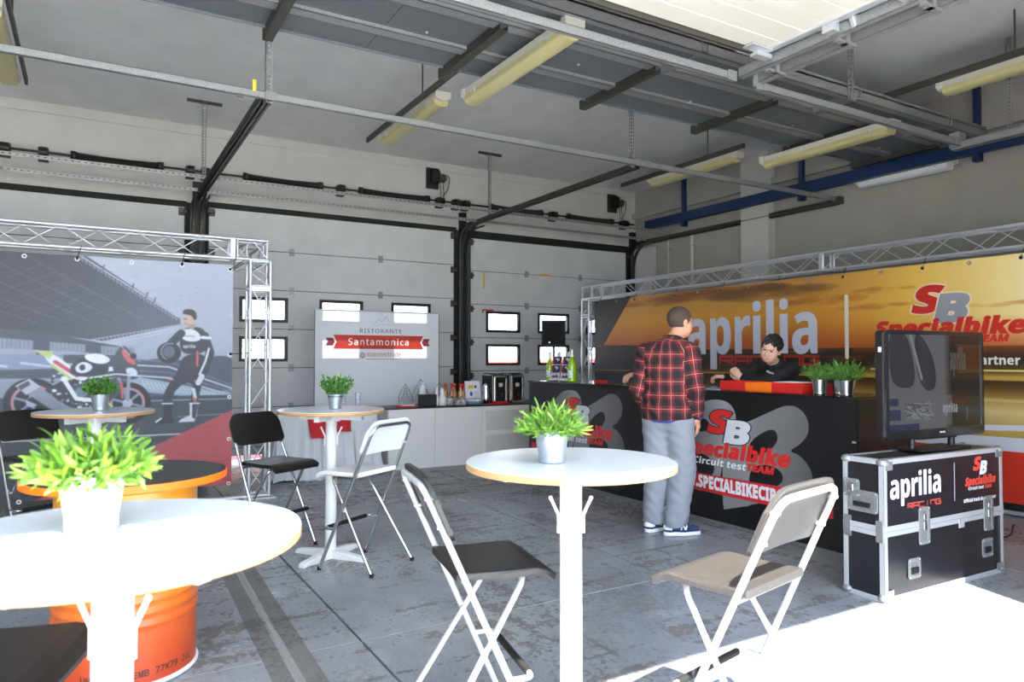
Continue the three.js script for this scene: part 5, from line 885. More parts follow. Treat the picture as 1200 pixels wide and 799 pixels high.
{ const t = on('napkin_stack', 'red napkins in front of the coffee machines', 'napkins', 4.72, -8.32); part(t, 'napkin', rbox(0.28, 0.018, 0.12, 0.004), MT.red, [0, 0.009, 0]); part(t, 'napkin', rbox(0.2, 0.012, 0.1, 0.004), MT.red, [0.02, 0.024, 0.005], [0, 0.3, 0]); }
function wireRack(label, x, z, s) {
  const t = on('wire_rack', label, 'wire rack', x, z, 'wire racks on the white counter'), w = 0.1 * s, h = 0.3 * s, L = [];
  for (let i = 0; i <= 6; i++) { const u = -1 + i / 3; L.push(rod(V(u * w, 0.03, 0), V(u * w * 0.2 - (1 - Math.abs(u)) * 0.0, h * (1 - 0.45 * Math.abs(u)), 0), 0.0022, 5)); L.push(rod(V(-w, 0.06 + i * 0.025 * s, 0), V(w * (1 - i * 0.05), 0.06 + i * 0.03 * s, 0), 0.0018, 5)); }
  part(t, 'wire_panel', merge(L), MT.zincDull); part(t, 'frame', pipe([V(-w, 0, 0.03), V(-w, 0.12 * s, 0), V(0, h, 0), V(w, 0.12 * s, 0), V(w, 0, 0.03)], 0.004, 0.02, 8), MT.zincDull); part(t, 'base_bar', pipe([V(-w, 0.004, 0.03), V(-w, 0.004, -0.06), V(w, 0.004, -0.06), V(w, 0.004, 0.03)], 0.004, 0.02, 8), MT.zincDull);
}
wireRack('left pointed wire rack on the white counter', 3.5, -8.62, 0.95); wireRack('tall middle wire rack behind the white bottle on the counter', 3.73, -8.66, 1.15); wireRack('right pointed wire rack beside the red-capped bottles', 3.98, -8.62, 1.0);
{ const t = on('black_box', 'small black box on the white counter in front of the wire racks', 'box', 3.73, -8.44); part(t, 'box', rbox(0.2, 0.13, 0.14), MT.black, [0, 0.065, 0]); part(t, 'lid', rbox(0.205, 0.02, 0.145), MT.black, [0, 0.138, 0]); }
function jarLike(name, label, cat, x, z, pts, m, cap, capMat, group) { const t = on(name, label, cat, x, z, group); part(t, 'body', lathe(pts, 24), m); if (cap) part(t, 'cap', lathe(cap, 20), capMat); return t; }
jarLike('white_bottle', 'tall white bottle in the middle wire rack on the white counter', 'bottle', 3.72, -8.58, [[0.001, 0], [0.045, 0], [0.045, 0.24], [0.02, 0.27], [0.001, 0.27]], S(0xe3e6ea, 0.4), [[0.001, 0.268], [0.024, 0.268], [0.024, 0.3], [0.001, 0.3]], MT.paper);
jarLike('white_bottle', 'slim white bottle right of the small black box', 'bottle', 3.86, -8.44, [[0.001, 0], [0.02, 0], [0.02, 0.2], [0.001, 0.22]], S(0xf0f0f0, 0.4), [[0.001, 0.21], [0.012, 0.21], [0.01, 0.24], [0.001, 0.24]], MT.paper);
jarLike('milk_jug', 'white milk jug on the counter left of the red-capped bottles', 'jug', 3.93, -8.42, [[0.001, 0], [0.05, 0], [0.055, 0.09], [0.03, 0.14], [0.028, 0.2], [0.001, 0.2]], S(0xf1f1ef, 0.35), [[0.001, 0.198], [0.018, 0.198], [0.016, 0.225], [0.001, 0.225]], MT.paper);
for (const [x, z, k] of [[4.03, -8.4, 1], [4.13, -8.37, 0.8], [4.22, -8.4, 0.9]]) jarLike('sugar_jar', k === 1 ? 'largest glass sugar jar before the red-capped bottles' : k === 0.8 ? 'smallest glass sugar jar before the red-capped bottles' : 'glass sugar jar with a metal lid beside the blue-white bowl', 'jar', x, z, [[0.001, 0], [0.05 * k, 0], [0.052 * k, 0.07 * k], [0.04 * k, 0.1 * k], [0.001, 0.1 * k]], clear, [[0.001, 0.098 * k], [0.042 * k, 0.098 * k], [0.04 * k, 0.115 * k], [0.001, 0.125 * k]], MT.zinc, 'sugar jars');
const oils = [0xb7784a, 0x9a5a34, 0xb06a3a, 0xc2a06a, 0xa05030];
for (let i = 0; i < 5; i++) jarLike('syrup_bottle', ['first', 'second', 'third', 'fourth', 'fifth'][i] + ' red-capped syrup bottle from the left on the white counter', 'bottle', 4.06 + i * 0.066, -8.6 + (i % 2) * 0.05, [[0.001, 0], [0.032, 0], [0.033, 0.15], [0.014, 0.2], [0.012, 0.23], [0.001, 0.23]], P(oils[i], 0.15, 0, { clearcoat: 0.6 }), [[0.001, 0.228], [0.016, 0.228], [0.016, 0.25], [0.03, 0.256], [0.01, 0.275], [0.001, 0.275]], MT.red, 'red-capped syrup bottles');
jarLike('bowl', 'blue and white bowl in front of the red-capped bottles', 'bowl', 4.37, -8.37, [[0.001, 0], [0.09, 0], [0.1, 0.05], [0.1, 0.075], [0.092, 0.075], [0.085, 0.02], [0.001, 0.02]], S(0x7f93ab, 0.35), [[0.092, 0.05], [0.1005, 0.05], [0.1005, 0.076], [0.092, 0.076]], S(0xe8ecf0, 0.35));
{ const tex = canvasTex(128, 160, (c) => { c.fillStyle = '#e9e9ee'; c.fillRect(0, 0, 128, 160); c.fillStyle = '#d8b52e'; c.fillRect(26, 28, 44, 24); ell(c, 88, 40, 12, 10, '#3b4170'); ell(c, 48, 90, 12, 16, '#3a4a80'); c.fillStyle = '#b9bac4'; for (let i = 0; i < 4; i++) c.fillRect(70, 76 + i * 14, 46, 5); });
  const t = on('sign_card', 'white sign card leaning on the counter left of the coffee machines', 'sign', 4.46, -8.58); const g = new THREE.BoxGeometry(0.23, 0.31, 0.006); part(t, 'card', g, [MT.paper, MT.paper, MT.paper, MT.paper, S(0xffffff, 0.7, 0, { map: tex }), MT.paper], [0, 0.15, 0], [-0.18, 0, 0]); part(t, 'strut', rbox(0.05, 0.2, 0.004), MT.paper, [0, 0.1, -0.07], [0.4, 0, 0]); }
{ const t = on('chrome_jug', 'chrome coffee jug between the sign card and the coffee machines', 'jug', 4.6, -8.47); part(t, 'body', lathe([[0.001, 0], [0.045, 0], [0.05, 0.08], [0.036, 0.19], [0.04, 0.24], [0.03, 0.26], [0.001, 0.28]], 24), MT.chrome); part(t, 'handle', pipe([V(0.035, 0.22, 0), V(0.09, 0.22, 0), V(0.085, 0.08, 0), V(0.045, 0.07, 0)], 0.007, 0.03, 8), MT.black); part(t, 'spout', rod(V(-0.04, 0.16, 0), V(-0.07, 0.24, 0), 0.009, 10), MT.chrome); }
function coffee(label, x) {
  const t = on('coffee_machine', label, 'coffee machine', x, -8.56, 'coffee machines'); part(t, 'housing', rbox(0.235, 0.4, 0.3, 0.02, 3), P(0x101012, 0.2, 0, { clearcoat: 0.6 }), [0, 0.2, 0]);
  const fr = rrShape(0.2, 0.36, 0.03); fr.holes.push(new THREE.Path(rrShape(0.165, 0.325, 0.02).getPoints(6).reverse())); part(t, 'front_trim', extrude(fr, 0.01, 0.003), MT.chrome, [0.015, 0.195, 0.15]);
  part(t, 'label', rbox(0.06, 0.05, 0.004), MT.aluminium, [0.015, 0.25, 0.152]); part(t, 'tap', merge([rod(V(0, 0, 0), V(0, 0, 0.04), 0.012, 10), rod(V(0, 0.0, 0.04), V(0, -0.04, 0.04), 0.01, 10)]), MT.black, [0.015, 0.13, 0.15]); part(t, 'drip_tray', rbox(0.17, 0.02, 0.09), MT.zinc, [0.015, 0.012, 0.18]); part(t, 'top_lid', rbox(0.2, 0.015, 0.22), MT.black, [0, 0.405, -0.01]);
}
coffee('left of the two black coffee machines with chrome trim', 4.78); coffee('right of the two black coffee machines with chrome trim', 5.045);
// loudspeaker on its stand
{
  const t = thing('loudspeaker', 'black loudspeaker raised in front of the windows of the right garage door', 'speaker', [5.96, 1.563, -8.85], -0.62);
  const s = new THREE.Shape(); s.moveTo(-0.17, 0.12); s.lineTo(0.17, 0.12); s.lineTo(0.11, -0.15); s.lineTo(-0.11, -0.15); s.closePath(); const g = extrude(s, 0.36, 0.006); g.rotateX(-Math.PI / 2); g.scale(1, 1, -1); const gi = g.index ? g : g; const idx = []; for (let i = 0; i < gi.attributes.position.count; i += 3) idx.push(i, i + 2, i + 1); gi.setIndex(idx); gi.computeVertexNormals();
  part(t, 'cabinet', gi, S(0x18181a, 0.7)); part(t, 'grille', rbox(0.31, 0.33, 0.008), S(0x101011, 0.85), [0, 0.18, 0.128]); part(t, 'badge', cyl(0.012, 0.012, 0.004, 16), MT.aluminium, [-0.06, 0.04, 0.134], [Math.PI / 2, 0, 0]); 
  const q = thing('speaker_stand', 'black tripod stand under the loudspeaker, behind the counter end', 'stand', [5.96, 0, -8.85]); part(q, 'pole', cyl(0.018, 0.018, 1.2, 14), MT.blackSteel, [0, 0.955, 0]); part(q, 'collar', cyl(0.028, 0.028, 0.08, 14), MT.black, [0, 0.8, 0]); for (let k = 0; k < 3; k++) part(q, 'leg', rod(V(0, 0.78, 0), V(0.45 * Math.cos(k * 2.094 + 0.4), 0.014, 0.45 * Math.sin(k * 2.094 + 0.4)), 0.013, 10), MT.blackSteel);
}
// cables on the floor behind the case
for (const [i, pts, lab] of [[0, [[5.3, -2.7], [5.6, -2.9], [6.0, -2.75], [6.5, -2.95]], 'black cable curling on the floor right of the flight case'], [1, [[5.2, -2.9], [5.7, -3.2], [6.2, -3.0], [6.7, -3.3]], 'grey cable on the floor under the orange banner, beside the case']]) { const t = thing('floor_cable', lab, 'cable'); part(t, 'cable', pipe(pts.map(([x, z]) => V(x, 0.008, z)), 0.007, 0.25, 8), i ? MT.zincDull : MT.rubber); part(t, 'plug', rbox(0.05, 0.03, 0.03), MT.rubber, [pts[0][0], 0.015, pts[0][1]]); }
// ---------------------------------------------------------------- people: one smooth surface per body, clothes over it
const cap = (a, b, r1, r2) => ({ a: V(...a), b: V(...b), r1, r2 });
const sminf = (a, b, k) => { const h = Math.max(k - Math.abs(a - b), 0) / k; return Math.min(a, b) - h * h * k * 0.25; };
function dCap(p, c) { // tapered capsule
  const bx = c.b.x - c.a.x, by = c.b.y - c.a.y, bz = c.b.z - c.a.z, px = p.x - c.a.x, py = p.y - c.a.y, pz = p.z - c.a.z;
  const t = Math.min(1, Math.max(0, (px * bx + py * by + pz * bz) / (bx * bx + by * by + bz * bz + 1e-9))), dx = px - bx * t, dy = py - by * t, dz = pz - bz * t;
  return Math.sqrt(dx * dx + dy * dy + dz * dz) - (c.r1 + (c.r2 - c.r1) * t);
}
const blend = (caps, k) => (p) => { let d = 1e9; for (const c of caps) d = sminf(d, c.f ? c.f(p) : dCap(p, c), c.k || k); return d; };
function ellip(center, radii, q) { // q turns the local axes
  const inv = (q || new THREE.Quaternion()).clone().invert(), c = V(...center), v = V(0, 0, 0), m = Math.min(...radii);
  return { f: (p) => { v.copy(p).sub(c).applyQuaternion(inv); const x = v.x / radii[0], y = v.y / radii[1], z = v.z / radii[2], k0 = Math.sqrt(x * x + y * y + z * z), k1 = Math.sqrt((x / radii[0]) ** 2 + (y / radii[1]) ** 2 + (z / radii[2]) ** 2); return k1 < 1e-6 ? -m : k0 * (k0 - 1) / k1; } };
}
function surface(f, lo, hi, h) { // surface nets on a grid
  const n = [0, 1, 2].map((i) => Math.ceil((hi[i] - lo[i]) / h) + 1), val = new Float32Array(n[0] * n[1] * n[2]), p = V(0, 0, 0), I = (x, y, z) => (z * n[1] + y) * n[0] + x;
  for (let z = 0; z < n[2]; z++) for (let y = 0; y < n[1]; y++) for (let x = 0; x < n[0]; x++) { p.set(lo[0] + x * h, lo[1] + y * h, lo[2] + z * h); val[I(x, y, z)] = f(p); }
  const vid = new Int32Array(val.length).fill(-1), pos = [], idx = [];
  for (let z = 0; z < n[2] - 1; z++) for (let y = 0; y < n[1] - 1; y++) for (let x = 0; x < n[0] - 1; x++) {
    let sx = 0, sy = 0, sz = 0, c = 0, mask = 0; const g = (i) => val[I(x + (i & 1), y + ((i >> 1) & 1), z + ((i >> 2) & 1))];
    for (let i = 0; i < 8; i++) if (g(i) < 0) mask |= 1 << i; if (mask === 0 || mask === 255) continue;
    for (let i = 0; i < 8; i++) for (const b of [1, 2, 4]) if (!(i & b)) { const j = i | b; if (((mask >> i) & 1) !== ((mask >> j) & 1)) { const t = g(i) / (g(i) - g(j)); sx += (i & 1) + (b === 1 ? t : 0); sy += ((i >> 1) & 1) + (b === 2 ? t : 0); sz += ((i >> 2) & 1) + (b === 4 ? t : 0); c++; } }
    vid[I(x, y, z)] = pos.length / 3; pos.push(lo[0] + (x + sx / c) * h, lo[1] + (y + sy / c) * h, lo[2] + (z + sz / c) * h);
  }
  const quad = (a, b, c, d, flip) => { if (a < 0 || b < 0 || c < 0 || d < 0) return; flip ? idx.push(a, c, b, a, d, c) : idx.push(a, b, c, a, c, d); };
  for (let z = 1; z < n[2] - 1; z++) for (let y = 1; y < n[1] - 1; y++) for (let x = 1; x < n[0] - 1; x++) {
    const v0 = val[I(x, y, z)] < 0;
    if (v0 !== (val[I(x + 1, y, z)] < 0)) quad(vid[I(x, y - 1, z - 1)], vid[I(x, y, z - 1)], vid[I(x, y, z)], vid[I(x, y - 1, z)], !v0);
    if (v0 !== (val[I(x, y + 1, z)] < 0)) quad(vid[I(x - 1, y, z - 1)], vid[I(x - 1, y, z)], vid[I(x, y, z)], vid[I(x, y, z - 1)], !v0);
    if (v0 !== (val[I(x, y, z + 1)] < 0)) quad(vid[I(x - 1, y - 1, z)], vid[I(x, y - 1, z)], vid[I(x, y, z)], vid[I(x - 1, y, z)], !v0);
  }
  const g = new THREE.BufferGeometry(), nor = new Float32Array(pos.length), e = h * 0.4, q = V(0, 0, 0);
  for (let i = 0; i < pos.length; i += 3) { const d = [0, 1, 2].map((k) => { q.set(pos[i], pos[i + 1], pos[i + 2]); q.setComponent(k, q.getComponent(k) + e); const a = f(q); q.setComponent(k, q.getComponent(k) - 2 * e); return a - f(q); }), l = Math.hypot(...d) || 1; nor[i] = d[0] / l; nor[i + 1] = d[1] / l; nor[i + 2] = d[2] / l; }
  g.setAttribute('position', new THREE.Float32BufferAttribute(pos, 3)); g.setAttribute('normal', new THREE.BufferAttribute(nor, 3)); g.setIndex(idx);
  g.setAttribute('uv', new THREE.BufferAttribute(new Float32Array(pos.length / 3 * 2), 2)); return g;
}
const boundsOf = (list, pad) => { const lo = [1e9, 1e9, 1e9], hi = [-1e9, -1e9, -1e9]; for (const [x, y, z] of list) [x, y, z].forEach((v, i) => { lo[i] = Math.min(lo[i], v - pad); hi[i] = Math.max(hi[i], v + pad); }); return [lo, hi]; };
const frameQ = (fwd, up = V(0, 1, 0)) => { const z = fwd.clone().normalize(), x = up.clone().cross(z).normalize(), y = z.clone().cross(x); return new THREE.Quaternion().setFromRotationMatrix(new THREE.Matrix4().makeBasis(x, y, z)); }; // local z looks forward, y up, x to the person's left
// head: c = centre of the skull, q = its axes; s = size
function headField(c, q, s = 1) {
  const at = (x, y, z) => V(x * s, y * s, z * s).applyQuaternion(q).add(c).toArray(), R3 = (a) => a.map((v) => v * s);
  const solid = [ellip(at(0, 0.03, -0.012), R3([0.077, 0.088, 0.097]), q), ellip(at(0, -0.028, 0.03), R3([0.063, 0.085, 0.066]), q), ellip(at(0, -0.088, 0.05), R3([0.036, 0.028, 0.038]), q), ellip(at(0.042, -0.045, 0.045), R3([0.026, 0.035, 0.03]), q), ellip(at(-0.042, -0.045, 0.045), R3([0.026, 0.035, 0.03]), q)].map((o) => ({ ...o, k: 0.035 * s }));
  const fine = [cap(at(0, 0.0, 0.094), at(0, -0.032, 0.108), 0.008 * s, 0.0125 * s), ellip(at(0.013, -0.036, 0.098), R3([0.009, 0.008, 0.01]), q), ellip(at(-0.013, -0.036, 0.098), R3([0.009, 0.008, 0.01]), q), cap(at(-0.032, 0.022, 0.086), at(0.032, 0.022, 0.086), 0.009 * s, 0.009 * s), cap(at(-0.018, -0.064, 0.088), at(0.018, -0.064, 0.088), 0.0065 * s, 0.0065 * s), cap(at(-0.014, -0.073, 0.088), at(0.014, -0.073, 0.088), 0.0065 * s, 0.0065 * s),
    ellip(at(0.079, -0.012, -0.005), R3([0.009, 0.032, 0.019]), q), ellip(at(-0.079, -0.012, -0.005), R3([0.009, 0.032, 0.019]), q)].map((o) => ({ ...o, k: 0.012 * s }));
  const eyes = [1, -1].map((k) => ellip(at(k * 0.031, 0.006, 0.096), R3([0.018, 0.011, 0.014]), q)), lips = ellip(at(0, -0.0685, 0.097), R3([0.022, 0.0016, 0.008]), q);
  const base = blend(solid, 0.035), full = (p) => { let d = base(p); for (const o of fine) d = sminf(d, o.f ? o.f(p) : dCap(p, o), o.k); for (const o of eyes) { const e = -o.f(p), k = 0.012 * s, h = Math.max(k - Math.abs(d - e), 0) / k; d = Math.max(d, e) + h * h * k * 0.25; } return Math.max(d, -lips.f(p)); };
  return { f: full, base, at };
}
// hand: w = wrist, d = towards the fingers, n = out of the back of the hand, side = which way the thumb lies (+1/-1 along d x n); curl = bend of each finger joint
function handCaps(w, d, n, thumb, curl, s = 1) {
  d = d.clone().normalize(); n = n.clone().addScaledVector(d, -n.dot(d)).normalize(); const r = d.clone().cross(n).multiplyScalar(thumb), out = [];
  const at = (x, y, z) => w.clone().addScaledVector(d, x * s).addScaledVector(r, y * s).addScaledVector(n, z * s), C = (a, b, r1, r2, k) => out.push({ a, b, r1: r1 * s, r2: r2 * s, k: (k || 0.012) * s });
  C(at(-0.02, 0, 0), at(0.02, 0, 0), 0.025, 0.022, 0.02); for (const y of [-0.028, -0.009, 0.01, 0.026]) C(at(0.015, y * 0.6, 0), at(0.085, y, 0), 0.014, 0.0125, 0.016);
  const lens = [[0.026, 0.042, 0.026, 0.02], [0.01, 0.047, 0.03, 0.022], [-0.009, 0.044, 0.028, 0.021], [-0.027, 0.034, 0.021, 0.018]];
  lens.forEach(([y, a, b, e], i) => { let p = at(0.085, y, 0), ang = 0; [a, b, e].forEach((L, k) => { ang += (Array.isArray(curl) ? curl[i] : curl) * (k ? 1.15 : 0.8); const q = p.clone().addScaledVector(d, Math.cos(ang) * L * s).addScaledVector(n, -Math.sin(ang) * L * s); C(p, q, 0.0092 - k * 0.001, 0.0083 - k * 0.001, 0.004); p = q; }); });
  const t0 = at(0.012, 0.02, -0.004), t1 = at(0.045, 0.048, -0.016), t2 = at(0.073, 0.054, -0.026), t3 = at(0.094, 0.05, -0.034); C(t0, t1, 0.0145, 0.0115, 0.014); C(t1, t2, 0.0105, 0.0095, 0.004); C(t2, t3, 0.0092, 0.0078, 0.004);
  return out;
}
const skinMat = (hex) => P(hex, 0.55, 0, { specularIntensity: 0.4 });
function limbUV(g, limbs, scale) { // cloth pattern runs round and along the nearest limb
  const q = g.toNonIndexed(), p = q.attributes.position, uv = new Float32Array(p.count * 2), c = V(0, 0, 0), v = V(0, 0, 0);
  for (let t = 0; t < p.count; t += 3) {
    c.set(0, 0, 0); for (let k = 0; k < 3; k++) c.add(v.fromBufferAttribute(p, t + k)); c.divideScalar(3);
    let best = limbs[0], bd = 1e9; for (const L of limbs) { const d = dCap(c, L) + (L.bias || 0); if (d < bd) { bd = d; best = L; } }
    const ax = best.b.clone().sub(best.a), l = ax.length(); ax.normalize(); let e1 = best.e || (Math.abs(ax.y) > 0.9 ? V(1, 0, 0) : V(0, 1, 0)); e1 = e1.clone().addScaledVector(ax, -e1.dot(ax)).normalize(); const e2 = ax.clone().cross(e1); let a0 = 0;
    for (let k = 0; k < 3; k++) { v.fromBufferAttribute(p, t + k).sub(best.a); const y = v.dot(ax); let a = Math.atan2(v.dot(e2), v.dot(e1)); if (k === 0) a0 = a; else { if (a - a0 > Math.PI) a -= 2 * Math.PI; if (a0 - a > Math.PI) a += 2 * Math.PI; } uv[(t + k) * 2] = a * (best.wrap || best.r1) * scale; uv[(t + k) * 2 + 1] = y * scale; }
  }
  q.setAttribute('uv', new THREE.BufferAttribute(uv, 2)); return q;
}
const plaidTex = dataTex(256, 256, (x, y) => {
  const bandf = (t) => { t = t % 1; return t < 0.44 ? 1 : t > 0.5 && t < 0.94 ? 0 : 0.5; }, bx = bandf(x), by = bandf(y), wv = 0.92 + 0.12 * (((Math.floor(x * 256) + Math.floor(y * 256)) % 4) / 3);
  let r, g, b; const k = (bx + by) / 2; r = 126 * (1 - k) + 24 * k; g = 29 * (1 - k) + 20 * k; b = 40 * (1 - k) + 26 * k;
  const ln = (t) => Math.abs(t - 0.72) < 0.018 ? 1 : 0; const q = Math.max(ln(x) * 0.62, ln(y) * 0.62); return [(r + (214 - r) * q) * wv, (g + (196 - g) * q) * wv, (b + (160 - b) * q) * wv];
});
const denimNoise = (p, k) => Math.sin(p.y * k + Math.sin(p.x * k * 0.7) * 1.4 + p.z * k * 0.6);

// --- the man at the counter
{
  const O = V(3.9, 0, -4.19), person = thing('person', 'person in a red plaid shirt and pale trousers standing at the black counter', 'person', O.toArray());
  const f = V(0.86, 0, -0.51).normalize(), r = V(-f.z, 0, f.x), up = V(0, 1, 0), at = (s, y, d) => V(0, y, 0).addScaledVector(r, s).addScaledVector(f, d).toArray(), pt = (s, y, d) => V(...at(s, y, d)); // s to his right, d forward
  const hip = 0.93, ankR = V(0.02, 0.08, 0.05), ankL = V(-0.035, 0.08, -0.13), kneeR = pt(0.1, 0.5, 0.035), kneeL = pt(-0.1, 0.5, 0.04);
  const shR = pt(0.172, 1.412, -0.01), shL = pt(-0.172, 1.412, -0.01), elR = pt(0.232, 1.13, -0.05), elL = pt(-0.228, 1.12, -0.04), wrR = pt(0.215, 0.915, 0.05), wrL = pt(-0.2, 0.92, 0.12);
  const headQ = frameQ(V(0.98, -0.08, 0.12), V(0.04, 1, 0.03)), headC = pt(0.075, 1.655, 0.075), H1 = headField(headC, headQ, 1.0);
  const neck = [cap(at(0, 1.44, -0.015), headC.clone().add(V(-0.01, -0.07, 0)).toArray(), 0.06, 0.054)];
  const hand1 = handCaps(wrR, V(0.12, -1, -0.06), r.clone(), 1, 0.3, 0.97), hand2 = handCaps(wrL, V(0.35, -0.8, -0.2), r.clone().negate(), -1, 0.45, 0.97);
  const arms = [cap(shR.toArray(), elR.toArray(), 0.047, 0.038), cap(elR.toArray(), wrR.toArray(), 0.037, 0.026), cap(shL.toArray(), elL.toArray(), 0.047, 0.038), cap(elL.toArray(), wrL.toArray(), 0.037, 0.026)];
  const legs = [cap(at(0.09, 0.92, 0), kneeR.toArray(), 0.08, 0.052), cap(kneeR.toArray(), ankR.toArray(), 0.052, 0.036), cap(at(-0.09, 0.92, 0), kneeL.toArray(), 0.08, 0.052), cap(kneeL.toArray(), ankL.toArray(), 0.052, 0.036)];
  const trunk = [ellip(at(0, 1.25, -0.0), [0.15, 0.24, 0.1], frameQ(f)), ellip(at(0, 1.0, 0.0), [0.14, 0.13, 0.1], frameQ(f)), cap(shL.toArray(), shR.toArray(), 0.05, 0.05)];
  const bodyF = blend([...trunk, ...legs, ...neck, ...arms.map((a) => ({ ...a, k: 0.05 }))], 0.07);
  const body = surface(bodyF, ...boundsOf([shR, shL, elR, elL, ankR, ankL].map((v) => v.toArray()).concat([at(0, 1.52, 0), at(0, 0.05, 0)]), 0.12), 0.015);
  const hf = blend([{ f: H1.f, k: 0.03 }, ...neck], 0.03), head = surface(hf, ...boundsOf([headC.toArray()], 0.135), 0.0042);
  const hands = [hand1, hand2].map((h) => surface(blend(h, 0.01), ...boundsOf(h.flatMap((c) => [c.a.toArray(), c.b.toArray()]), 0.02), 0.0035));
  part(person, 'body', merge([body, head, ...hands]), skinMat(0xc79078));
  // hair: close-cropped cap on the skull
  const cut = (p) => { const v = p.clone().sub(headC).applyQuaternion(headQ.clone().invert()); return { v, face: v.z - 0.045 - Math.max(0, v.y - 0.03) * 1.2, nape: -0.055 - v.y + Math.max(0, v.z + 0.03) * 0.9 }; };
  const hairF = (p) => { const c = cut(p); return Math.max(H1.base(p) - 0.0055 - 0.0012 * Math.sin(p.x * 900) * Math.sin(p.y * 800), c.face, c.nape); };
  part(person, 'hair', surface(hairF, ...boundsOf([headC.toArray()], 0.125), 0.004), S(0x43372f, 0.85));
  // shirt
  const wr = (p) => 0.004 * Math.sin(p.y * 34 + p.x * 22) * Math.sin(p.z * 26 - p.y * 12) + 0.003 * Math.sin(p.y * 70 + p.z * 50);
  const sTorso = [ellip(at(0, 1.24, -0.005), [0.2, 0.27, 0.145], frameQ(f)), ellip(at(0, 0.96, 0.0), [0.212, 0.3, 0.165], frameQ(f)), cap(at(-0.17, 1.4, -0.02), at(0.17, 1.4, -0.02), 0.082, 0.082), cap(at(-0.1, 1.45, -0.015), at(0.1, 1.45, -0.015), 0.05, 0.05)];
  const slR = elR.clone().lerp(wrR, 0.82), slL = elL.clone().lerp(wrL, 0.86), sleeves = [cap(shR.toArray(), elR.toArray(), 0.077, 0.064), cap(elR.toArray(), slR.toArray(), 0.063, 0.052), cap(shL.toArray(), elL.toArray(), 0.077, 0.064), cap(elL.toArray(), slL.toArray(), 0.063, 0.052)];
  const sF0 = blend([...sTorso, ...sleeves.map((c) => ({ ...c, k: 0.035 }))], 0.06), nkA = at(0, 1.42, -0.015), nkB = headC.clone().add(V(-0.01, -0.02, 0)).toArray(), neckHole = cap(nkA, nkB, 0.06, 0.06);
  const hem = (p) => { let d = 0.9 + 0.012 * Math.sin(p.x * 9) - p.y; return Math.max(d, -1); };
  const shirtF = (p) => { const d = sF0(p) + wr(p); const nearArm = Math.min(dCap(p, sleeves[1]), dCap(p, sleeves[3])) < 0.02; return Math.max(d, nearArm && p.y < 1.0 ? -1 : hem(p), -dCap(p, neckHole)); };
  const bd = boundsOf([shR, shL, elR, elL, slR, slL].map((v) => v.toArray()).concat([at(0, 1.5, 0.1), at(0, 0.9, 0.1), at(0, 1.2, -0.17), at(0, 1.2, 0.17)]), 0.1);
  const uvL = [{ ...cap(at(0, 0.8, 0), at(0, 1.55, 0), 0.17, 0.17), wrap: 0.1838, e: f.clone().negate(), bias: 0.0 }, ...sleeves.map((c) => ({ ...c, wrap: 0.0668, e: r.clone().negate() }))];
  const cloth = S(0xffffff, 0.85, 0, { map: plaidTex }); plaidTex.repeat.set(1, 1);
  part(person, 'plaid_shirt', limbUV(surface(shirtF, ...bd, 0.0105), uvL, 1 / 0.105), cloth);
  const cOut = cap(nkA, nkB, 0.08, 0.068), cIn = cap(nkA, nkB, 0.068, 0.061), colF = (p) => { const d = (p.x * f.x + p.z * f.z); return Math.max(dCap(p, cOut), -dCap(p, cIn), 1.44 - 0.2 * d - p.y, p.y - 1.54 + 0.35 * d); };
  part(person, 'collar', limbUV(surface(colF, ...boundsOf([nkA, nkB], 0.1), 0.0045), [{ ...cap(nkA, nkB, 0.07, 0.06), wrap: 0.075, e: f.clone() }], 1 / 0.105), cloth);
  // blue tee below the shirt hem and at the cuff
  const tee = (p) => Math.max(blend([ellip(at(0, 1.0, 0.0), [0.212, 0.3, 0.16], frameQ(f))], 0.05)(p), 0.872 - p.y, p.y - 0.96); part(person, 'tee_hem', surface(tee, ...boundsOf([at(0, 0.92, 0)], 0.26), 0.01), S(0x2b4f9a, 0.85));
  for (const [a, b] of [[elR.clone().lerp(wrR, 0.78), elR.clone().lerp(wrR, 0.97)], [elL.clone().lerp(wrL, 0.8), elL.clone().lerp(wrL, 0.97)]]) { const c = cap(a.toArray(), b.toArray(), 0.046, 0.04); part(person, 'cuff', surface((p) => dCap(p, c), ...boundsOf([a.toArray(), b.toArray()], 0.06), 0.009), S(0x2a3f72, 0.85)); }
  // trousers
  const tw = (p) => 0.003 * Math.sin(p.y * 34 + p.x * 30) * Math.sin(p.z * 28 + p.y * 8) + 0.002 * denimNoise(p, 70);
  const hemR = V(ankR.x, 0.075, ankR.z), hemL = V(ankL.x, 0.075, ankL.z);
  const tl = [cap(at(0.095, 0.88, -0.01), kneeR.toArray(), 0.108, 0.103), cap(kneeR.toArray(), hemR.toArray(), 0.103, 0.09), cap(at(-0.095, 0.88, -0.01), kneeL.toArray(), 0.108, 0.103), cap(kneeL.toArray(), hemL.toArray(), 0.103, 0.09)];
  const tF = blend([ellip(at(0, 0.92, -0.005), [0.182, 0.13, 0.135], frameQ(f)), { ...tl[0], k: 0.05 }, { ...tl[2], k: 0.05 }, { ...tl[1], k: 0.012 }, { ...tl[3], k: 0.012 }], 0.05);
  const trF = (p) => Math.max(tF(p) + tw(p), p.y - 0.985, 0.075 - p.y + 0.01 * Math.sin(p.x * 30));
  part(person, 'trousers', surface(trF, ...boundsOf([at(0.2, 0.95, 0), at(-0.2, 0.95, 0), hemR.toArray(), hemL.toArray(), at(0, 0.9, 0.12), at(0, 0.9, -0.12)], 0.13), 0.0105), S(0x868c97, 0.85));
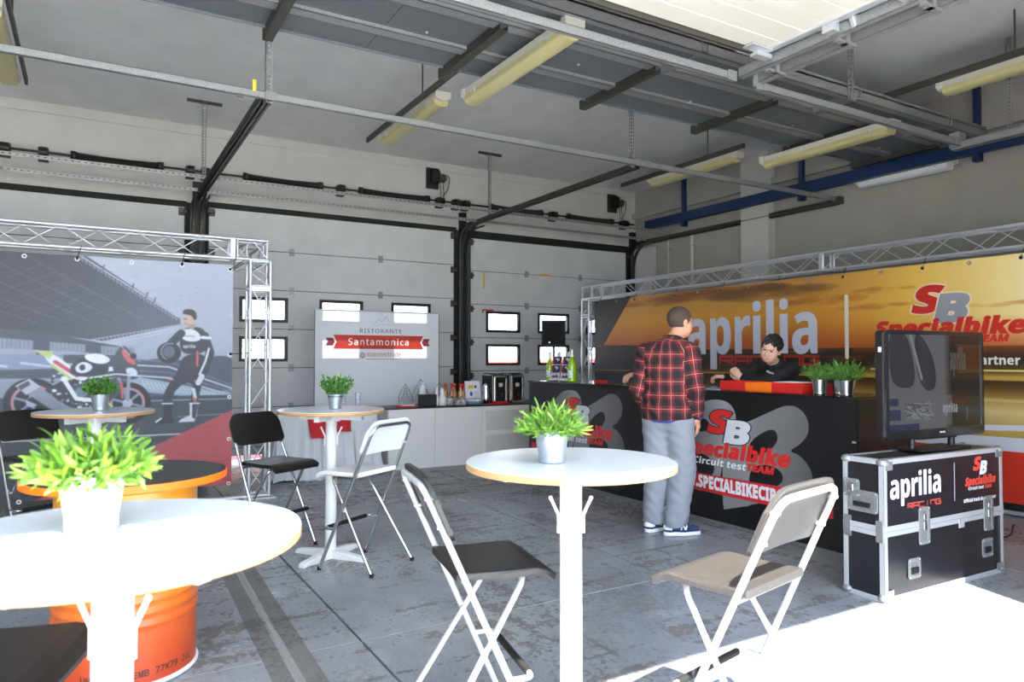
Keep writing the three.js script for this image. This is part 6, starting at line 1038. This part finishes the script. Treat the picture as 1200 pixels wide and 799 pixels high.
  // trainers
  const shoe = (ank, dir) => {
    const d = V(dir[0], 0, dir[1]).normalize(), sd = V(-d.z, 0, d.x), q = (x, y, s) => V(ank.x, 0, ank.z).addScaledVector(d, x).addScaledVector(sd, s).add(V(0, y, 0)).toArray();
    const upF = blend([cap(q(-0.055, 0.055, 0), q(-0.02, 0.095, 0), 0.036, 0.04), cap(q(-0.045, 0.05, 0), q(0.06, 0.055, 0), 0.037, 0.041), cap(q(0.06, 0.05, 0.006), q(0.165, 0.04, -0.006), 0.042, 0.03), cap(q(0.0, 0.1, 0), q(0.08, 0.075, 0), 0.032, 0.026)], 0.03), hole = cap(q(-0.03, 0.12, 0), q(0.0, 0.2, 0), 0.03, 0.04);
    const bb = boundsOf([q(-0.1, 0.01, 0), q(0.2, 0.13, 0)], 0.05); const u = part(person, 'trainer', surface((p) => Math.max(upF(p), 0.026 - p.y, -dCap(p, hole)), ...bb, 0.006), S(0x27345a, 0.75));
    const soleF = blend([cap(q(-0.055, 0.015, 0), q(0.06, 0.015, 0), 0.041, 0.043), cap(q(0.06, 0.015, 0.006), q(0.17, 0.015, -0.006), 0.045, 0.032)], 0.03); part(u, 'sole', surface((p) => Math.max(soleF(p), 0.0 - p.y + 0.001, p.y - 0.03), ...boundsOf([q(-0.1, 0.012, 0), q(0.21, 0.012, 0)], 0.045), 0.006), S(0xe9ebee, 0.6));
    const onSkin = (a, s) => { let t = 0.01; while (t < 0.08 && upF(V(...q(a[0], a[1], s * t))) < 0.001) t += 0.001; return V(...q(a[0], a[1], s * t)); };
    for (const s of [-1, 1]) { const L = []; for (const [a, b] of [[[0.03, 0.048], [0.045, 0.088]], [[0.045, 0.088], [0.065, 0.05]], [[0.065, 0.05], [0.078, 0.082]]]) L.push(rod(onSkin(a, s), onSkin(b, s), 0.0065, 6)); part(u, 'side_mark', merge(L), S(0xf0f2f5, 0.6)); }
    for (let i = 0; i < 4; i++) part(u, 'lace', rod(V(...q(0.035 + i * 0.022, 0.116 - i * 0.011, -0.024)), V(...q(0.04 + i * 0.022, 0.116 - i * 0.011, 0.024)), 0.0042, 6), S(0xe6e9ef, 0.7));
    part(u, 'heel_patch', surface((p) => Math.max(upF(p) - 0.0025, 0.045 - p.y, p.y - 0.115, -dCap(p, hole), p.clone().sub(V(...q(-0.035, 0, 0))).dot(d)), ...bb, 0.006), S(0xe3e6ec, 0.6));
    const sock = cap(q(-0.02, 0.09, 0), q(-0.02, 0.15, 0), 0.034, 0.038); part(u, 'sock', surface((p) => dCap(p, sock), ...boundsOf([q(-0.02, 0.12, 0)], 0.09), 0.008), S(0xd9733a, 0.85));
  };
  shoe(ankR, [0.9, 0.43]); shoe(ankL, [0.97, -0.1]);
}
// --- the woman leaning on the counter
function clerk(label, O, head, hq, sh, hands, hairMat, hairBig, skin) {
  const person = thing('person', label, 'person', O); const o = V(...O), L = (a) => V(...a).sub(o), [sl, sr] = sh.map(L), hc = L(head);
  const mid = sl.clone().add(sr).multiplyScalar(0.5), fwd = hands.length ? L(hands[0].w).sub(mid).setY(0).normalize() : V(-1, 0, 0), H1 = headField(hc, hq, 0.96), hip = V(0, 0.95, 0);
  const neck = [cap(mid.clone().add(V(0, 0.03, 0)).toArray(), hc.clone().add(V(0, -0.06, 0).applyQuaternion(hq)).add(V(0, 0, -0.0)).toArray(), 0.052, 0.047)];
  const arms = hands.flatMap((h, i) => { const s = i ? sr : sl, w = L(h.w), e = h.e ? L(h.e) : s.clone().lerp(w, 0.5).add(V(0, -0.1, 0)); return [cap(s.toArray(), e.toArray(), 0.042, 0.036), cap(e.toArray(), w.toArray(), 0.035, 0.024)]; });
  const legs = [-1, 1].flatMap((s) => [cap([0, 0.92, s * 0.085], [0.01, 0.5, s * 0.09], 0.078, 0.052), cap([0.01, 0.5, s * 0.09], [0.03, 0.07, s * 0.09], 0.052, 0.036)]);
  const trunk = [cap(hip.toArray(), mid.clone().lerp(hip, 0.35).toArray(), 0.12, 0.115), cap(sl.toArray(), sr.toArray(), 0.05, 0.05), cap(mid.clone().lerp(hip, 0.35).toArray(), mid.toArray(), 0.115, 0.07)];
  const all = [...trunk, ...legs, ...neck, ...arms]; const pts = all.flatMap((c) => [c.a.toArray(), c.b.toArray()]);
  const body = surface(blend(all.map((c, i) => ({ ...c, k: i > 7 ? 0.04 : 0.07 })), 0.06), ...boundsOf(pts, 0.14), 0.015), hd = surface(blend([{ f: H1.f, k: 0.03 }, ...neck], 0.03), ...boundsOf([hc.toArray()], 0.135), 0.0042);
  const hs = hands.map((h) => { const c = handCaps(L(h.w), V(...h.d), V(...h.n), h.t, h.c, 0.92); return surface(blend(c, 0.01), ...boundsOf(c.flatMap((q) => [q.a.toArray(), q.b.toArray()]), 0.02), 0.0035); });
  part(person, 'body', merge([body, hd, ...hs]), skinMat(skin));
  const inv = hq.clone().invert();
  const hairF = (p) => { const v = p.clone().sub(hc).applyQuaternion(inv), face = v.z - 0.05 - Math.max(0, v.y - 0.05 - 0.012 * Math.sin(v.x * 95 + 1) - 0.006 * Math.sin(v.x * 260)) * 2.2, nape = -0.04 - v.y + Math.max(0, v.z + 0.02) * 0.85; return Math.max(H1.base(p) - hairBig * (0.5 + Math.max(0, v.y + 0.03) * 7) - 0.005 * Math.sin(v.x * 140 + v.y * 60) * Math.sin(v.z * 110 + v.x * 70) - 0.0025 * Math.sin(v.x * 420 + v.z * 200), face, nape); };
  part(person, 'hair', surface(hairF, ...boundsOf([hc.toArray()], 0.15), 0.0045), hairMat);
  const HL = (x, y, z) => H1.at(x / 1, y, z); for (const s of [-1, 1]) { part(person, 'eyebrow', rod(V(...HL(s * 0.02, 0.028, 0.093)), V(...HL(s * 0.045, 0.027, 0.082)), 0.0032, 6), hairMat); part(person, 'eye', (() => { const g = new THREE.SphereGeometry(0.0075, 10, 8); const c = V(...HL(s * 0.031, 0.005, 0.085)); g.scale(1.4, 0.7, 1); g.applyQuaternion(hq); g.translate(c.x, c.y, c.z); return g; })(), S(0x3a2c28, 0.3)); }
  part(person, 'lips', rod(V(...HL(-0.019, -0.068, 0.0935)), V(...HL(0.019, -0.068, 0.0935)), 0.006, 8), S(0xa34a4c, 0.5));
  const jk = [cap(V(0, 0.9, 0).toArray(), mid.clone().lerp(hip, 0.35).toArray(), 0.15, 0.14), cap(sl.toArray(), sr.toArray(), 0.068, 0.068), cap(mid.clone().lerp(hip, 0.35).toArray(), mid.toArray(), 0.14, 0.09), cap(mid.toArray(), mid.clone().lerp(hc, 0.5).toArray(), 0.075, 0.062), ...arms.map((a, i) => ({ ...a, b: i % 2 ? a.a.clone().lerp(a.b, 0.9) : a.b, r1: a.r1 + 0.02, r2: a.r2 + 0.018, k: 0.035 }))];
  const hole = cap(mid.clone().lerp(hc, 0.35).toArray(), hc.toArray(), 0.055, 0.09), jF0 = blend(jk, 0.06), jF = (p) => Math.max(jF0(p) + 0.003 * Math.sin(p.y * 60 + p.x * 40) * Math.sin(p.z * 45), -dCap(p, hole), 0.86 - p.y);
  part(person, 'black_jacket', surface(jF, ...boundsOf(jk.flatMap((c) => [c.a.toArray(), c.b.toArray()]), 0.16), 0.0115), S(0x131316, 0.8));
  const tr = legs.map((c) => ({ ...c, r1: c.r1 + 0.02, r2: c.r2 + 0.022 })); part(person, 'trousers', surface((p) => Math.max(blend([...tr, cap(hip.toArray(), [0, 0.9, 0], 0.135, 0.14)], 0.05)(p), p.y - 0.97, 0.05 - p.y), ...boundsOf(tr.flatMap((c) => [c.a.toArray(), c.b.toArray()]), 0.17), 0.014), S(0x1d1e24, 0.85));
  for (const s of [-1, 1]) { const c = [cap([0.05, 0.035, s * 0.09], [-0.14, 0.03, s * 0.1], 0.042, 0.034)]; part(person, 'shoe', surface((p) => Math.max(dCap(p, c[0]), 0.001 - p.y), ...boundsOf([c[0].a.toArray(), c[0].b.toArray()], 0.05), 0.008), MT.black); }
  return person;
}
{
  const hq = frameQ(V(-0.9, -0.28, 0.28), V(0.05, 1, 0.32));
  const w = clerk('person with short black hair in a black jacket leaning on the counter', [5.38, 0, -4.22], [5.03, 1.452, -4.13], hq, [[5.17, 1.275, -4.42], [5.2, 1.275, -4.06]],
    [{ w: [4.9, 1.2, -4.53], e: [5.02, 1.165, -4.5], d: [-0.75, 0.1, -0.6], n: [-0.2, 0.9, 0], t: 1, c: 0.75 }, { w: [4.93, 1.19, -4.37], e: [5.04, 1.17, -4.16], d: [-0.5, 0.75, -0.45], n: [-0.6, -0.2, 0.75], t: -1, c: 0.8 }], S(0x0f0d0d, 0.5), 0.009, 0xe0b19c);
  part(w, 'jacket_print', rbox(0.004, 0.02, 0.07), S(0xc9ccd2, 0.7), [-0.345, 1.245, 0.07], [0.45, 0.2, 0.15]);
  clerk('person in black mostly hidden behind the plaid-shirted man, one hand on the counter', [5.55, 0, -5.66], [5.42, 1.5, -5.64], frameQ(V(-1, -0.2, 0.2)), [[5.4, 1.29, -5.84], [5.42, 1.29, -5.46]],
    [{ w: [4.84, 1.2, -5.74], e: [5.12, 1.24, -5.93], d: [-0.9, -0.2, 0.3], n: [0, 0.9, 0.2], t: 1, c: 0.5 }, { w: [5.0, 1.165, -5.5], e: [5.22, 1.2, -5.46], d: [-0.9, -0.1, 0], n: [0, 1, 0], t: -1, c: 0.4 }], S(0x5a3f28, 0.6), 0.009, 0xd9ab94);
}
scene.traverse((o) => { if (o.isMesh) o.castShadow = o.receiveShadow = true; });
renderer.render(scene, camera);
